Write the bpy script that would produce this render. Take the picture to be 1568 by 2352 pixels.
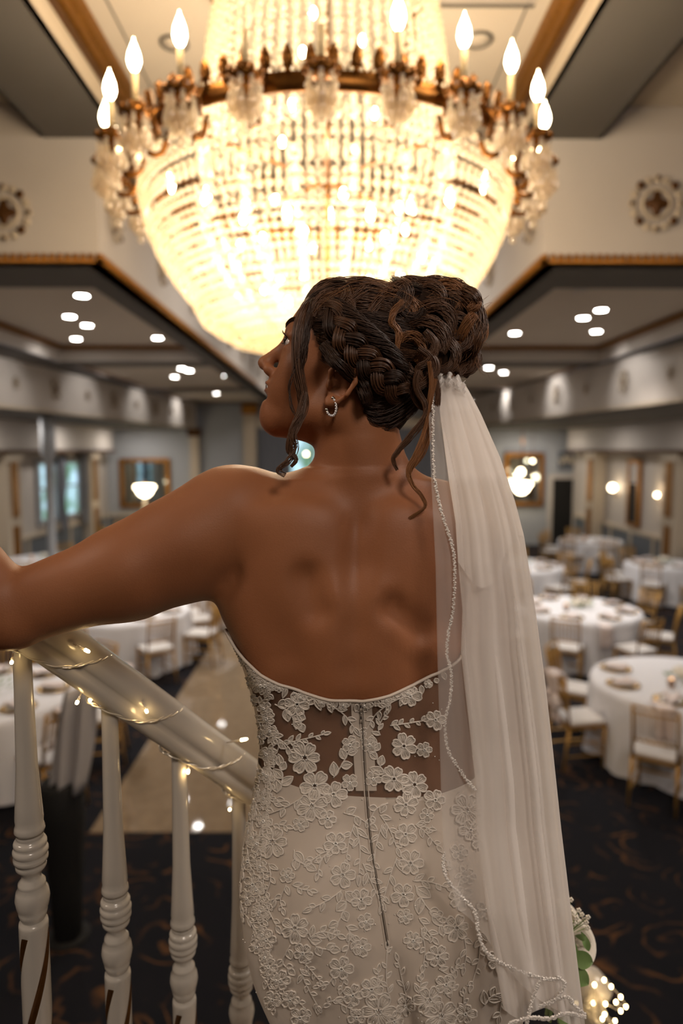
import bpy, bmesh, math, random
import numpy as np
from mathutils import Vector, Matrix, noise
from mathutils.bvhtree import BVHTree
PI = math.pi
rnd = random.Random(7)
SC = bpy.context.scene
COL = SC.collection
for o in list(bpy.data.objects): bpy.data.objects.remove(o)
# ---------------------------------------------------------------- camera, world, exposure
FPX, CX, CY = 1568.0, 784.0, 1176.0
EYE = Vector((0.0, 0.0, 3.1))
PITCH, YAW = math.radians(5.15), math.radians(0.33)
FW = Vector((math.sin(YAW)*math.cos(PITCH), math.cos(YAW)*math.cos(PITCH), -math.sin(PITCH)))
RT = FW.cross(Vector((0, 0, 1))).normalized()
UP = RT.cross(FW).normalized()
def ray(px, py): return FW + RT*((px-CX)/FPX) + UP*((CY-py)/FPX)
def W(px, py, Y):
    d = ray(px, py); return EYE + d*(Y/d.y)
def Wz(px, py, z):
    d = ray(px, py); return EYE + d*((z-EYE.z)/d.z)
cd = bpy.data.cameras.new('camera'); cam = bpy.data.objects.new('camera', cd); COL.objects.link(cam)
cam.location = EYE
cam.rotation_euler = Matrix((RT, UP, -FW)).transposed().to_euler()
cd.sensor_fit = 'VERTICAL'; cd.sensor_height = 36.0; cd.lens = 36.0*FPX/2352.0
cd.clip_start = 0.05; cd.clip_end = 200
cd.dof.use_dof = True; cd.dof.focus_distance = 0.93; cd.dof.aperture_fstop = 2.1; cd.dof.aperture_blades = 0
SC.camera = cam
vs = SC.view_settings
SC.display_settings.display_device = 'sRGB'
vs.view_transform = 'Standard'; vs.look = 'None'; vs.gamma = 1; vs.use_curve_mapping = False
vs.exposure = 0.0
wd = bpy.data.worlds.new('world'); SC.world = wd; wd.use_nodes = True
wd.node_tree.nodes['Background'].inputs[0].default_value = (0.75, 0.8, 1.0, 1)
wd.node_tree.nodes['Background'].inputs[1].default_value = 0.3
cy = SC.cycles
cy.max_bounces = 6; cy.diffuse_bounces = 3; cy.glossy_bounces = 3; cy.transmission_bounces = 4
cy.transparent_max_bounces = 24; cy.caustics_reflective = False; cy.caustics_refractive = False
cy.sample_clamp_indirect = 3.0; cy.use_denoising = True; cy.use_adaptive_sampling = True; cy.adaptive_threshold = 0.03
try: cy.denoiser = 'OPENIMAGEDENOISE'
except Exception: pass
AXIS = -0.12
CHX, CHY = -0.06, 3.85         # chandelier axis
def lamp(name, kind, loc, energy, color, size=0.1, rot=None, spot=None):
    l = bpy.data.lights.new(name, kind); l.energy = energy; l.color = color
    if kind == 'AREA': l.shape = 'DISK'; l.size = size
    elif kind != 'SUN': l.shadow_soft_size = size
    if spot: l.spot_size = math.radians(spot); l.spot_blend = 0.6
    o = bpy.data.objects.new(name, l); COL.objects.link(o); o.location = loc
    if rot: o.rotation_euler = rot
    return o
WARM = (1.0, 0.72, 0.40); NEUT = (1.0, 0.87, 0.74)
# ceiling lamps of the landing, behind and beside the photographer
lamp('landing_light', 'AREA', (0.9, -1.9, 5.3), 60, (1.0, 0.86, 0.74), 0.9, (math.radians(42), 0, math.radians(-14)))
lamp('landing_light', 'AREA', (-2.9, 0.2, 5.2), 38, (1.0, 0.82, 0.66), 0.9, (math.radians(8), math.radians(-42), 0))
lamp('landing_light', 'AREA', (3.0, 1.0, 5.35), 50, (1.0, 0.88, 0.78), 0.8, (math.radians(10), math.radians(38), 0))
# fill lamps without fixtures, added over the aisles and in the well to brighten the hall
for ax_ in (-6.3, 6.1):
    for ay_ in (9.5, 13.5, 17.5, 21.0): lamp('aisle_fill', 'AREA', (ax_, ay_, EYE.z+0.66), 26, (1.0, 0.93, 0.86), 0.35, (0,0,0))
for ay_ in (8.5, 13.0, 18.0): lamp('hall_fill', 'AREA', (AXIS, ay_, EYE.z+2.6), 60, (1.0, 0.92, 0.84), 1.2, (0,0,0))
for ax_, s_ in ((-4.6, -1), (4.35, 1)):      # cove lamps behind the tray mouldings washing the bulkheads
    for ay_ in (8.0, 11.0, 14.0, 17.0, 20.0): lamp('cove_light', 'SPOT', (ax_-s_*0.5, ay_, EYE.z+1.44), 26, (1.0, 0.95, 0.90), 0.15, (0, math.radians(s_*-62), 0), 95)
# ---------------------------------------------------------------- materials
def srgb(r, g, b):
    f = lambda c: (c/255/12.92) if c/255 <= 0.04045 else ((c/255+0.055)/1.055)**2.4
    return (f(r), f(g), f(b), 1.0)
def mat(name, col, rough=0.6, metal=0.0, bump=0, bscale=50, spec=0.5, noisecol=None, nscale=8, sheen=0, sub=0, coat=0):
    m = bpy.data.materials.new(name); m.use_nodes = True; nt = m.node_tree; N = nt.nodes; L = nt.links
    b = N['Principled BSDF']
    b.inputs['Base Color'].default_value = col; b.inputs['Roughness'].default_value = rough
    b.inputs['Metallic'].default_value = metal; b.inputs['Specular IOR Level'].default_value = spec
    if sheen: b.inputs['Sheen Weight'].default_value = sheen
    if coat: b.inputs['Coat Weight'].default_value = coat; b.inputs['Coat Roughness'].default_value = 0.15
    if sub:
        b.inputs['Subsurface Weight'].default_value = sub; b.inputs['Subsurface Radius'].default_value = (0.012, 0.005, 0.003)
        b.inputs['Subsurface Scale'].default_value = 1.0
    tc = None
    if bump or noisecol is not None:
        tc = N.new('ShaderNodeTexCoord')
    if noisecol is not None:
        n = N.new('ShaderNodeTexNoise'); n.inputs['Scale'].default_value = nscale; n.inputs['Detail'].default_value = 3
        L.new(tc.outputs['Object'], n.inputs['Vector'])
        mx = N.new('ShaderNodeMix'); mx.data_type = 'RGBA'
        mx.inputs[6].default_value = col; mx.inputs[7].default_value = noisecol
        L.new(n.outputs['Fac'], mx.inputs[0]); L.new(mx.outputs[2], b.inputs['Base Color'])
    if bump:
        n2 = N.new('ShaderNodeTexNoise'); n2.inputs['Scale'].default_value = bscale; n2.inputs['Detail'].default_value = 3
        L.new(tc.outputs['Object'], n2.inputs['Vector'])
        bp = N.new('ShaderNodeBump'); bp.inputs['Strength'].default_value = bump; bp.inputs['Distance'].default_value = 0.01
        L.new(n2.outputs['Fac'], bp.inputs['Height']); L.new(bp.outputs['Normal'], b.inputs['Normal'])
    return m
def emis(name, col, s):
    m = bpy.data.materials.new(name); m.use_nodes = True; nt = m.node_tree; nt.nodes.clear()
    e = nt.nodes.new('ShaderNodeEmission'); e.inputs[0].default_value = (*col[:3], 1); e.inputs[1].default_value = s
    o = nt.nodes.new('ShaderNodeOutputMaterial'); nt.links.new(e.outputs[0], o.inputs[0]); return m
M = {}
M['wall'] = mat('wall_paint', srgb(196, 188, 180), 0.75, noisecol=srgb(186, 178, 171), nscale=2)
M['wallblue'] = mat('blue_grey_paint', srgb(160, 163, 168), 0.7)
M['ceil'] = mat('ceiling_tile', srgb(200, 188, 172), 0.85, bump=0.15, bscale=60)
M['grey'] = mat('soffit_grey', srgb(88, 83, 78), 0.8)
M['wains'] = mat('wainscot_blue', srgb(96, 102, 110), 0.6)
M['cream'] = mat('cream_trim', srgb(190, 176, 156), 0.6)
M['gold'] = mat('gold_leaf', srgb(172, 118, 48), 0.38, 0.75, bump=0.4, bscale=90, noisecol=srgb(120, 78, 26), nscale=25)
M['brass'] = mat('antique_brass', srgb(150, 98, 40), 0.32, 0.9, noisecol=srgb(70, 42, 16), nscale=30)
M['goldpaint'] = mat('gold_chair_paint', srgb(176, 136, 72), 0.4, 0.5)
M['cloth'] = mat('white_tablecloth', srgb(226, 226, 232), 0.85, bump=0.2, bscale=12)
M['cushion'] = mat('white_cushion', srgb(210, 206, 204), 0.8)
M['sash'] = mat('blush_sash', srgb(226, 214, 212), 0.7)
M['greycloth'] = mat('pale_grey_cloth', srgb(158, 154, 154), 0.8)
M['plate'] = mat('gold_charger', srgb(200, 158, 84), 0.25, 0.8)
M['china'] = mat('white_china', srgb(225, 222, 215), 0.25)
M['rail'] = mat('gloss_white_paint', srgb(178, 172, 164), 0.22, coat=0.4, bump=0.05, bscale=25)
M['groove'] = mat('gold_groove_paint', srgb(104, 66, 24), 0.4, 0.5, noisecol=srgb(64, 38, 12), nscale=60)
M['black'] = mat('black_cloth', srgb(14, 13, 13), 0.85)
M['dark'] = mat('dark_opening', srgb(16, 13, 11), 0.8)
M['curtain'] = mat('grey_curtain', srgb(112, 114, 122), 0.8)
M['mirror'] = mat('mirror_glass', srgb(170, 180, 182), 0.06, 1.0)
M['lampglow'] = emis('lamp_glow', (1.0, 0.82, 0.55), 14)
M['dlglow'] = emis('downlight_glow', (1.0, 0.96, 0.90), 60)
M['bulb'] = emis('candle_bulb_glow', (1.0, 0.80, 0.50), 28)
M['led'] = emis('led_glow', (1.0, 0.72, 0.34), 22)
M['candle'] = emis('candle_flame_glow', (1.0, 0.55, 0.28), 3.0)
M['flue'] = mat('candle_sleeve', srgb(240, 215, 165), 0.5)
M['leaf'] = mat('green_leaf', srgb(140, 165, 105), 0.45, noisecol=srgb(100, 132, 76), nscale=30)
M['petal'] = mat('white_petal', srgb(235, 228, 215), 0.6, sub=0.0)
# carpet: navy ground with bronze scrolls
def carpet():
    m = bpy.data.materials.new('patterned_carpet'); m.use_nodes = True; nt = m.node_tree; N = nt.nodes; L = nt.links
    b = N['Principled BSDF']; b.inputs['Roughness'].default_value = 0.95; b.inputs['Specular IOR Level'].default_value = 0.15
    tc = N.new('ShaderNodeTexCoord')
    w = N.new('ShaderNodeTexNoise'); w.inputs['Scale'].default_value = 1.6; w.inputs['Detail'].default_value = 1
    L.new(tc.outputs['Object'], w.inputs['Vector'])
    mxv = N.new('ShaderNodeMix'); mxv.data_type = 'RGBA'; mxv.blend_type = 'ADD'; mxv.inputs[0].default_value = 0.55
    L.new(tc.outputs['Object'], mxv.inputs[6]); L.new(w.outputs['Color'], mxv.inputs[7])
    v = N.new('ShaderNodeTexVoronoi'); v.feature = 'F1'; v.inputs['Scale'].default_value = 2.1
    L.new(mxv.outputs[2], v.inputs['Vector'])
    s = N.new('ShaderNodeMath'); s.operation = 'MULTIPLY'; s.inputs[1].default_value = 26
    L.new(v.outputs['Distance'], s.inputs[0])
    n = N.new('ShaderNodeTexNoise'); n.inputs['Scale'].default_value = 5; n.inputs['Detail'].default_value = 2
    L.new(tc.outputs['Object'], n.inputs['Vector'])
    a = N.new('ShaderNodeMath'); a.operation = 'MULTIPLY_ADD'; a.inputs[1].default_value = 9; L.new(n.outputs['Fac'], a.inputs[0]); L.new(s.outputs[0], a.inputs[2])
    sn = N.new('ShaderNodeMath'); sn.operation = 'SINE'; L.new(a.outputs[0], sn.inputs[0])
    r = N.new('ShaderNodeValToRGB'); r.color_ramp.elements[0].position = 0.70; r.color_ramp.elements[1].position = 0.92
    r.color_ramp.elements[0].color = srgb(22, 23, 29); r.color_ramp.elements[1].color = srgb(84, 58, 38)
    L.new(sn.outputs[0], r.inputs[0])
    n3 = N.new('ShaderNodeTexNoise'); n3.inputs['Scale'].default_value = 3.3; L.new(tc.outputs['Object'], n3.inputs['Vector'])
    r3 = N.new('ShaderNodeValToRGB'); r3.color_ramp.elements[0].position = 0.46; r3.color_ramp.elements[1].position = 0.62
    L.new(n3.outputs['Fac'], r3.inputs[0])
    mx = N.new('ShaderNodeMix'); mx.data_type = 'RGBA'; mx.inputs[6].default_value = srgb(24, 24, 30)
    L.new(r3.outputs[0], mx.inputs[0]); L.new(r.outputs[0], mx.inputs[7]); L.new(mx.outputs[2], b.inputs['Base Color'])
    return m
M['carpet'] = carpet()
M['marble'] = mat('polished_stone', srgb(150, 132, 110), 0.035, noisecol=srgb(118, 102, 84), nscale=9, spec=1.0)
# ---------------------------------------------------------------- mesh helpers
class MB:
    def __init__(s): s.v = []; s.f = []; s.m = []; s.mi = 0
    def add(s, vs, fs):
        o = len(s.v); s.v += [tuple(v) for v in vs]
        s.f += [tuple(i+o for i in f) for f in fs]; s.m += [s.mi]*len(fs); return s
    def box(s, x0, x1, y0, y1, z0, z1):
        if x0 > x1: x0, x1 = x1, x0
        if y0 > y1: y0, y1 = y1, y0
        if z0 > z1: z0, z1 = z1, z0
        return s.add([(x0,y0,z0),(x1,y0,z0),(x1,y1,z0),(x0,y1,z0),(x0,y0,z1),(x1,y0,z1),(x1,y1,z1),(x0,y1,z1)],
                     [(0,3,2,1),(4,5,6,7),(0,1,5,4),(1,2,6,5),(2,3,7,6),(3,0,4,7)])
    def prism(s, poly, z0, z1):      # poly: xy list CCW
        n = len(poly); vs = [(x,y,z0) for x,y in poly]+[(x,y,z1) for x,y in poly]
        return s.add(vs, [tuple(range(n))[::-1], tuple(range(n, 2*n))]+[(i,(i+1)%n,(i+1)%n+n,i+n) for i in range(n)])
    def lathe(s, prof, n=16, c=(0,0,0), squash=None):   # prof: (r,z)
        vs = []; fs = []; k = len(prof)
        for r, z in prof:
            for i in range(n):
                a = 2*PI*i/n; vs.append((c[0]+r*math.cos(a), c[1]+r*math.sin(a), c[2]+z))
        for j in range(k-1):
            for i in range(n):
                i2 = (i+1) % n; fs.append((j*n+i, j*n+i2, (j+1)*n+i2, (j+1)*n+i))
        fs.append(tuple(range(n))[::-1]); fs.append(tuple(range((k-1)*n, k*n)))
        return s.add(vs, fs)
    def tube(s, pts, rad, n=6, caps=True, flat=1.0):
        pts = [Vector(p) for p in pts]; k = len(pts)
        if not hasattr(rad, '__len__'): rad = [rad]*k
        vs = []; fs = []
        t = (pts[1]-pts[0]).normalized()
        u = t.orthogonal().normalized()
        for i, p in enumerate(pts):
            t = (pts[min(i+1,k-1)]-pts[max(i-1,0)])
            if t.length < 1e-9: t = Vector((0,0,1))
            t.normalize(); u = (u - t*u.dot(t))
            if u.length < 1e-6: u = t.orthogonal()
            u.normalize(); w = t.cross(u)
            for j in range(n):
                a = 2*PI*j/n; vs.append(p + u*(rad[i]*math.cos(a)) + w*(rad[i]*flat*math.sin(a)))
        for i in range(k-1):
            for j in range(n):
                j2 = (j+1) % n; fs.append((i*n+j, i*n+j2, (i+1)*n+j2, (i+1)*n+j))
        if caps: fs.append(tuple(range(n))[::-1]); fs.append(tuple(range((k-1)*n, k*n)))
        return s.add(vs, fs)
    def sph(s, c, r, nu=10, nv=6, sc=(1,1,1)):
        vs = [(c[0], c[1], c[2]-r*sc[2])]; fs = []
        for j in range(1, nv):
            ph = -PI/2+PI*j/nv
            for i in range(nu):
                a = 2*PI*i/nu; vs.append((c[0]+r*sc[0]*math.cos(ph)*math.cos(a), c[1]+r*sc[1]*math.cos(ph)*math.sin(a), c[2]+r*sc[2]*math.sin(ph)))
        vs.append((c[0], c[1], c[2]+r*sc[2])); T = len(vs)-1
        for i in range(nu):
            i2 = (i+1) % nu; fs.append((0, 1+i2, 1+i)); fs.append((T, 1+(nv-2)*nu+i, 1+(nv-2)*nu+i2))
            for j in range(nv-2):
                a = 1+j*nu; fs.append((a+i, a+i2, a+nu+i2, a+nu+i))
        return s.add(vs, fs)
    def grid(s, rows, closed=False):
        k = len(rows); n = len(rows[0]); vs = [p for r in rows for p in r]; fs = []
        for j in range(k-1):
            for i in range(n if closed else n-1):
                i2 = (i+1) % n; fs.append((j*n+i, j*n+i2, (j+1)*n+i2, (j+1)*n+i))
        return s.add(vs, fs)
    def xform(s, mtx, start=0):
        s.v[start:] = [tuple(mtx @ Vector(v)) for v in s.v[start:]]; return s
    def build(s, name, mats, parent=None, smooth=False, loc=None):
        me = bpy.data.meshes.new(name); me.from_pydata([tuple(v) for v in s.v], [], s.f)
        if not isinstance(mats, (list, tuple)): mats = [mats]
        for m in mats: me.materials.append(m)
        if len(mats) > 1: me.polygons.foreach_set('material_index', s.m)
        if smooth: me.polygons.foreach_set('use_smooth', [True]*len(me.polygons))
        me.update()
        o = bpy.data.objects.new(name, me); COL.objects.link(o)
        if parent is not None: o.parent = parent
        if loc is not None: o.location = loc
        return o
def tag(o, label, cat, group=None, kind=None):
    o['label'] = label; o['category'] = cat
    if group: o['group'] = group
    if kind: o['kind'] = kind
    return o
def thing(name, label, cat, loc=(0,0,0), rz=0, group=None, scale=None):
    o = bpy.data.objects.new(name, None); COL.objects.link(o); o.location = loc; o.rotation_euler = (0,0,rz)
    o.empty_display_size = 0.05
    if scale: o.scale = scale
    return tag(o, label, cat, group)
def struct(o, label=None, cat=None):
    o['kind'] = 'structure'
    if label: o['label'] = label
    if cat: o['category'] = cat
    return o
def children(o): return [c for c in bpy.data.objects if c.parent == o]
def copy_tree(o, loc=None, rz=None, label=None, group=None, parent=None, kids=None):
    c = o.copy(); COL.objects.link(c); c.parent = parent
    if loc is not None: c.location = loc
    if rz is not None: c.rotation_euler = (0,0,rz)
    if label: c['label'] = label
    if group: c['group'] = group
    for ch in (kids if kids is not None else children(o)): copy_tree(ch, parent=c)
    return c
def bevel(o, w=0.004, seg=2):
    b = o.modifiers.new('bevel', 'BEVEL'); b.width = w; b.segments = seg; b.limit_method = 'ANGLE'; return o
def smooth_path(pts, n):
    pts = [Vector(p) for p in pts]; k = len(pts); out = []
    for i in range(n):
        t = i/(n-1)*(k-1); j = min(int(t), k-2); f = t-j
        p0 = pts[max(j-1,0)]; p1 = pts[j]; p2 = pts[j+1]; p3 = pts[min(j+2,k-1)]
        out.append(0.5*((2*p1)+(p2-p0)*f+(2*p0-5*p1+4*p2-p3)*f*f+(3*p1-p0-3*p2+p3)*f**3))
    return out
def interp(x, xs, ys): return float(np.interp(x, xs, ys))
# ================================================================ the hall (hall floor z = 0, eye 3.1 m up on the stair landing)
E = EYE.z
AX = -0.12                                  # axis of the ceiling well
Z1, Z2, Z3 = E+1.5, E+2.46, E+2.80           # lower soffit, well soffit, well ceiling
D1, YF, YB = 5.65, 22.3, -4.0                # near fascia, far wall, wall behind the landing
XL, XR = -7.5, 7.7
struct(MB().box(XL-0.2, XR+0.2, YB, YF+2.6, -0.1, 0.0).build('floor', M['carpet']))
struct(MB().box(-2.02, 1.62, 5.31, 19.5, 0.0, 0.006).build('floor', M['marble']), 'polished beige stone dance floor reflecting the ceiling lights', 'floor')
def wl(x, y0, y1, z0, z1, name, m): return struct(MB().box(x, x+(0.2 if x > 0 else -0.2), y0, y1, z0, z1).build(name, m))
wl(XL, YB, YF, 0, Z3+0.3, 'wall_left', M['wall']); wl(XR, YB, YF, 0, Z3+0.3, 'wall_right', M['wall'])
struct(MB().box(XL-0.2, XR+0.2, YB-0.2, YB, 0, Z3+0.3).build('wall_back', M['wall']))
# far wall with a window opening
wx0, wx1 = W(655, 1000, YF).x, W(800, 1000, YF).x
wz0, wz1 = E-1.0, E+0.72
m = MB(); m.box(XL-0.2, wx0, YF, YF+0.2, 0, Z3); m.box(wx1, XR+0.2, YF, YF+0.2, 0, Z3); m.box(wx0, wx1, YF, YF+0.2, 0, wz0); m.box(wx0, wx1, YF, YF+0.2, wz1, Z3)
struct(m.build('wall_far', M['wallblue']))
def outdoors():
    m = bpy.data.materials.new('daylight_outdoors'); m.use_nodes = True; nt = m.node_tree; nt.nodes.clear(); N = nt.nodes; L = nt.links
    e = N.new('ShaderNodeEmission'); o = N.new('ShaderNodeOutputMaterial'); L.new(e.outputs[0], o.inputs[0])
    tc = N.new('ShaderNodeTexCoord'); n = N.new('ShaderNodeTexNoise'); n.inputs['Scale'].default_value = 1.6; n.inputs['Detail'].default_value = 2
    L.new(tc.outputs['Object'], n.inputs['Vector']); r = N.new('ShaderNodeValToRGB'); L.new(n.outputs['Fac'], r.inputs[0]); L.new(r.outputs[0], e.inputs[0])
    r.color_ramp.elements[0].position = 0.38; r.color_ramp.elements[0].color = srgb(95, 130, 105)
    r.color_ramp.elements[1].position = 0.6; r.color_ramp.elements[1].color = srgb(190, 225, 245)
    e.inputs[1].default_value = 1.5; return m
M['outdoors'] = outdoors()
tag(MB().box(wx0-1.5, wx1+1.5, YF+2.0, YF+2.05, 0.0, 5.5).build('garden', M['outdoors'], loc=(0,0,0)), 'bright green and blue daylight garden seen through the far window', 'garden')
wf = MB(); 
for x in (wx0+0.02, W(716,1000,YF).x, wx1-0.05): wf.box(x, x+0.07, YF-0.03, YF+0.12, wz0, wz1)
wf.box(wx0, wx1, YF-0.03, YF+0.12, wz0, wz0+0.07); wf.box(wx0, wx1, YF-0.03, YF+0.12, wz1-0.07, wz1)
w1 = struct(wf.build('window_1', M['wallblue']))
gl = mat('window_glass', (1,1,1,1), 0.0); gl.node_tree.nodes['Principled BSDF'].inputs['Transmission Weight'].default_value = 1.0
gl.node_tree.nodes['Principled BSDF'].inputs['IOR'].default_value = 1.05
MB().box(wx0, wx1, YF+0.05, YF+0.056, wz0, wz1).build('pane', gl, w1)
# ---- well soffits, fascias and ceilings (all run along the hall)
for s, nm in ((-1, 'left'), (1, 'right')):
    xi = AX+s*1.58; xo = AX+s*2.21; xf = AX+s*1.79
    # grey dropped soffit beside the well
    struct(MB().box(xi, xo, YB, D1, Z2, Z2+0.02).build('ceiling', M['grey']), 'dark grey dropped soffit beside the chandelier well, %s side' % nm, 'ceiling')
    struct(MB().box(xi, xf, D1, YF, Z2, Z2+0.02).build('ceiling', M['grey']))
    struct(MB().box(xo, xo-s*0.02, YB, D1, Z2, Z2+0.26).build('wall_%s' % nm, M['wall']))
    struct(MB().box(xo-s*0.02, XL if s < 0 else XR, YB, D1+0.15, Z2+0.25, Z2+0.30).build('ceiling', M['ceil']))
    # inner upright: cream strip then gold crown
    struct(MB().box(xi, xi+s*0.03, YB, YF, Z2, Z3+0.02).build('trim_1', M['cream']))
    t = MB(); t.box(xi, xi-s*0.035, YB, YF, Z2+0.17, Z2+0.20)
    struct(t.build('trim_2', M['groove']))
    prof = [(0,0),(0.05,0.01),(0.065,0.045),(0.10,0.07),(0.125,0.125),(0,0.125)]
    r0 = [Vector((xi-s*a, YB, Z2+0.22+b)) for a, b in prof]; r1 = [Vector((xi-s*a, YF, Z2+0.22+b)) for a, b in prof]
    struct(MB().grid([r0, r1], True).build('trim_3', M['gold']), 'gilded crown moulding along the %s edge of the well' % nm, 'moulding')
    # near fascia facing the landing and the long fascia running away
    xw = XL if s < 0 else XR
    struct(MB().box(xf, xw, D1, D1+0.12, Z1, Z2+0.27).build('wall_near_%s' % nm, M['wall']), 'pale fascia wall above the %s side ceiling facing the stairs' % nm, 'wall')
    struct(MB().box(xf, xf+s*0.12, D1+0.12, YF, Z1, Z2).build('wall_well_%s' % nm, M['wall']), 'long pale fascia running away down the %s side of the well' % nm, 'wall')
    # gold egg-and-dart strip on the bottom arris
    t = MB(); t.box(xf-s*0.03, xw, D1-0.03, D1+0.02, Z1, Z1+0.022); t.box(xf-s*0.03, xf+s*0.02, D1-0.03, YF, Z1, Z1+0.022)
    x = xf
    while abs(x-AX) < 5.5: t.sph((x, D1-0.02, Z1+0.045), 0.026, 6, 4, (1.0,0.8,1.1)); x += s*0.062
    y = D1
    while y < 16: t.sph((xf-s*0.02, y, Z1+0.045), 0.026, 6, 4, (0.8,1.0,1.1)); y += 0.062
    struct(t.build('trim_4', M['gold'], smooth=True), 'gilded beaded strip under the %s fascia' % nm, 'moulding')
    # lower ceiling: soffit frame around three trays
    xa = AX+s*2.14; xb = AX+s*4.63
    b0 = (-5.43, 11.0, 0.085) if s < 0 else (4.86, 9.6, -0.096)
    bx = lambda y: b0[0]+b0[2]*(y-b0[1])
    yr = [(6.5, 11.9), (12.5, 17.0), (17.7, 21.6)]
    m = MB()
    m.box(xf, xa, D1, YF, Z1, Z1+0.02)
    m.add([(xb, D1, Z1), (bx(D1), D1, Z1), (bx(YF), YF, Z1), (xb, YF, Z1)], [(0,1,2,3)])
    m.box(xa, xb, D1, yr[0][0], Z1, Z1+0.02)
    for i in range(3): m.box(xa, xb, yr[i][1], yr[i+1][0] if i < 2 else YF, Z1, Z1+0.02)
    struct(m.build('ceiling', M['grey']), 'grey framing soffit of the %s side ceiling' % nm, 'ceiling')
    for (ya, yb) in yr:
        dt = 0.28 if ya < 7 else 0.05
        struct(MB().box(xa, xb, ya, yb, Z1+dt, Z1+dt+0.02).build('ceiling', M['ceil']))
        t = MB(); t.box(xa, xa-s*0.02, ya, yb, Z1+0.02, Z1+dt); t.box(xb, xb+s*0.02, ya, yb, Z1+0.02, Z1+dt)
        t.box(xa, xb, ya-0.02, ya, Z1+0.02, Z1+dt); t.box(xa, xb, yb, yb+0.02, Z1+0.02, Z1+dt)
        struct(t.build('trim_5', M['wall']))
        t = MB()
        for (u0, u1, v0, v1) in ((xa, xb, yb-0.09, yb), (xa, xb, ya, ya+0.09)):
            t.box(u0, u1, v0, v1, Z1+dt*0.75, Z1+dt)
        t.box(xb-s*0.09, xb, ya, yb, Z1+dt*0.75, Z1+dt); t.box(xa, xa+s*0.09, ya, yb, Z1+dt*0.75, Z1+dt)
        x = xa+s*0.05
        while abs(x-xa) < abs(xb-xa)-0.05: t.box(x, x+s*0.05, yb-0.13, yb-0.09, Z1+dt*0.77, Z1+dt*0.95); x += s*0.1
        y = ya+0.05
        while y < yb-0.1: t.box(xb-s*0.13, xb-s*0.09, y, y+0.05, Z1+dt*0.77, Z1+dt*0.95); y += 0.1
        struct(t.build('trim_6', M['gold']))
    # outer bulkhead, angled in towards the far end
    za = E+0.69
    m = MB(); yA = 1.0
    m.add([(bx(yA), yA, za), (bx(YF-0.3), YF-0.3, za), (bx(YF-0.3), YF-0.3, Z1), (bx(yA), yA, Z1),
           (bx(yA)+s*0.1, yA, za), (bx(YF-0.3)+s*0.1, YF-0.3, za), (bx(YF-0.3)+s*0.1, YF-0.3, Z1), (bx(yA)+s*0.1, yA, Z1)],
          [(0,1,2,3),(4,7,6,5),(0,4,5,1),(1,5,6,2)])
    struct(m.build('wall_bulkhead_%s' % nm, M['wall']), 'pale bulkhead with gold ornaments over the %s aisle' % nm, 'wall')
    m = MB(); m.add([(bx(yA)-s*0.03, yA, za), (bx(YF-0.3)-s*0.03, YF-0.3, za), (bx(YF-0.3)-s*0.03, YF-0.3, za+0.05), (bx(yA)-s*0.03, yA, za+0.05)], [(0,1,2,3)])
    struct(m.build('trim_7', M['cream']))
    # aisle soffit and inner aisle band
    m = MB(); m.add([(bx(yA), yA, za), (bx(YF), YF, za), (xw, YF, za), (xw, yA, za)], [(0,1,2,3)])
    struct(m.build('ceiling', M['grey']))
    struct(MB().box(xw, xw-s*0.35, 8, YF-0.4, E+0.02, za).build('wall_band_%s' % nm, M['wall']), 'low pale band along the top of the %s aisle wall' % nm, 'wall')
    struct(MB().box(xw, xw-s*0.42, 8, YF-0.4, E-0.06, E+0.02).build('trim_8', M['groove']))
    # ornaments
    def medallion(loc, r, rz, label, group, full=True):
        t = thing('wall_medallion', label, 'ornament', loc, rz, group)
        m = MB(); m.tube([Vector((r*0.5*math.cos(a), 0, r*0.5*math.sin(a))) for a in np.linspace(0, 2*PI, 25)], r*0.07, 5, False)
        for k in range(16):
            a = 2*PI*k/16; rr = r*0.84
            m.sph((rr*math.cos(a), 0.0, rr*math.sin(a)), r*0.15, 8, 5, (1,0.3,1))
        m.build('plaster_rosette', M['cream'], t, True)
        m = MB()
        q = [(0.36*r*(1+0.28*math.cos(4*a)), a) for a in np.linspace(0, 2*PI, 33)[:-1]]
        m.add([(0,-0.03,0)]+[(rr*math.cos(a+PI/2), -0.005, rr*math.sin(a+PI/2)) for rr, a in q], [(0, i+1, (i+1) % 32+1) for i in range(32)])
        for k in range(4):
            a = PI/4+k*PI/2; m.sph((0.86*r*math.cos(a), -0.015, 0.86*r*math.sin(a)), r*0.15, 8, 5, (1,0.3,1))
        for k in range(4):
            a = k*PI/2; m.sph((0.9*r*math.cos(a), -0.015, 0.9*r*math.sin(a)), r*0.075, 8, 5, (1,0.3,1))
        m.build('gilt_leaf', M['groove'], t, True)
        return t
    pm = W(12, 490, D1) if s < 0 else W(1505, 470, D1)
    medallion((pm.x, D1-0.02, pm.z), 0.225, 0, 'round white and gilt rosette on the fascia at the %s edge of the photo' % nm, 'wall rosettes')
    for k in range(9):
        y = 6.05+1.55*k
        medallion((xf-s*0.02, y, E+1.94), 0.17, s*-PI/2, 'gilt rosette on the receding %s well fascia, %s one from the corner' % (nm, ['first','second','third','fourth','fifth','sixth','seventh','eighth','ninth'][k]), 'rosettes on the well fascia')
    for k in range(8):
        y = 11.56+1.33*k - (1.6 if s > 0 else 0)
        big = k % 2 == 1
        medallion((bx(y)-s*0.03, y, E+1.12), 0.2 if big else 0.11, s*-PI/2-0.085, '%s gilt rosette on the %s bulkhead, %s from the near end' % ('large' if big else 'small', nm, ['first','second','third','fourth','fifth','sixth','seventh','eighth'][k]), 'rosettes on the aisle bulkheads')
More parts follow.
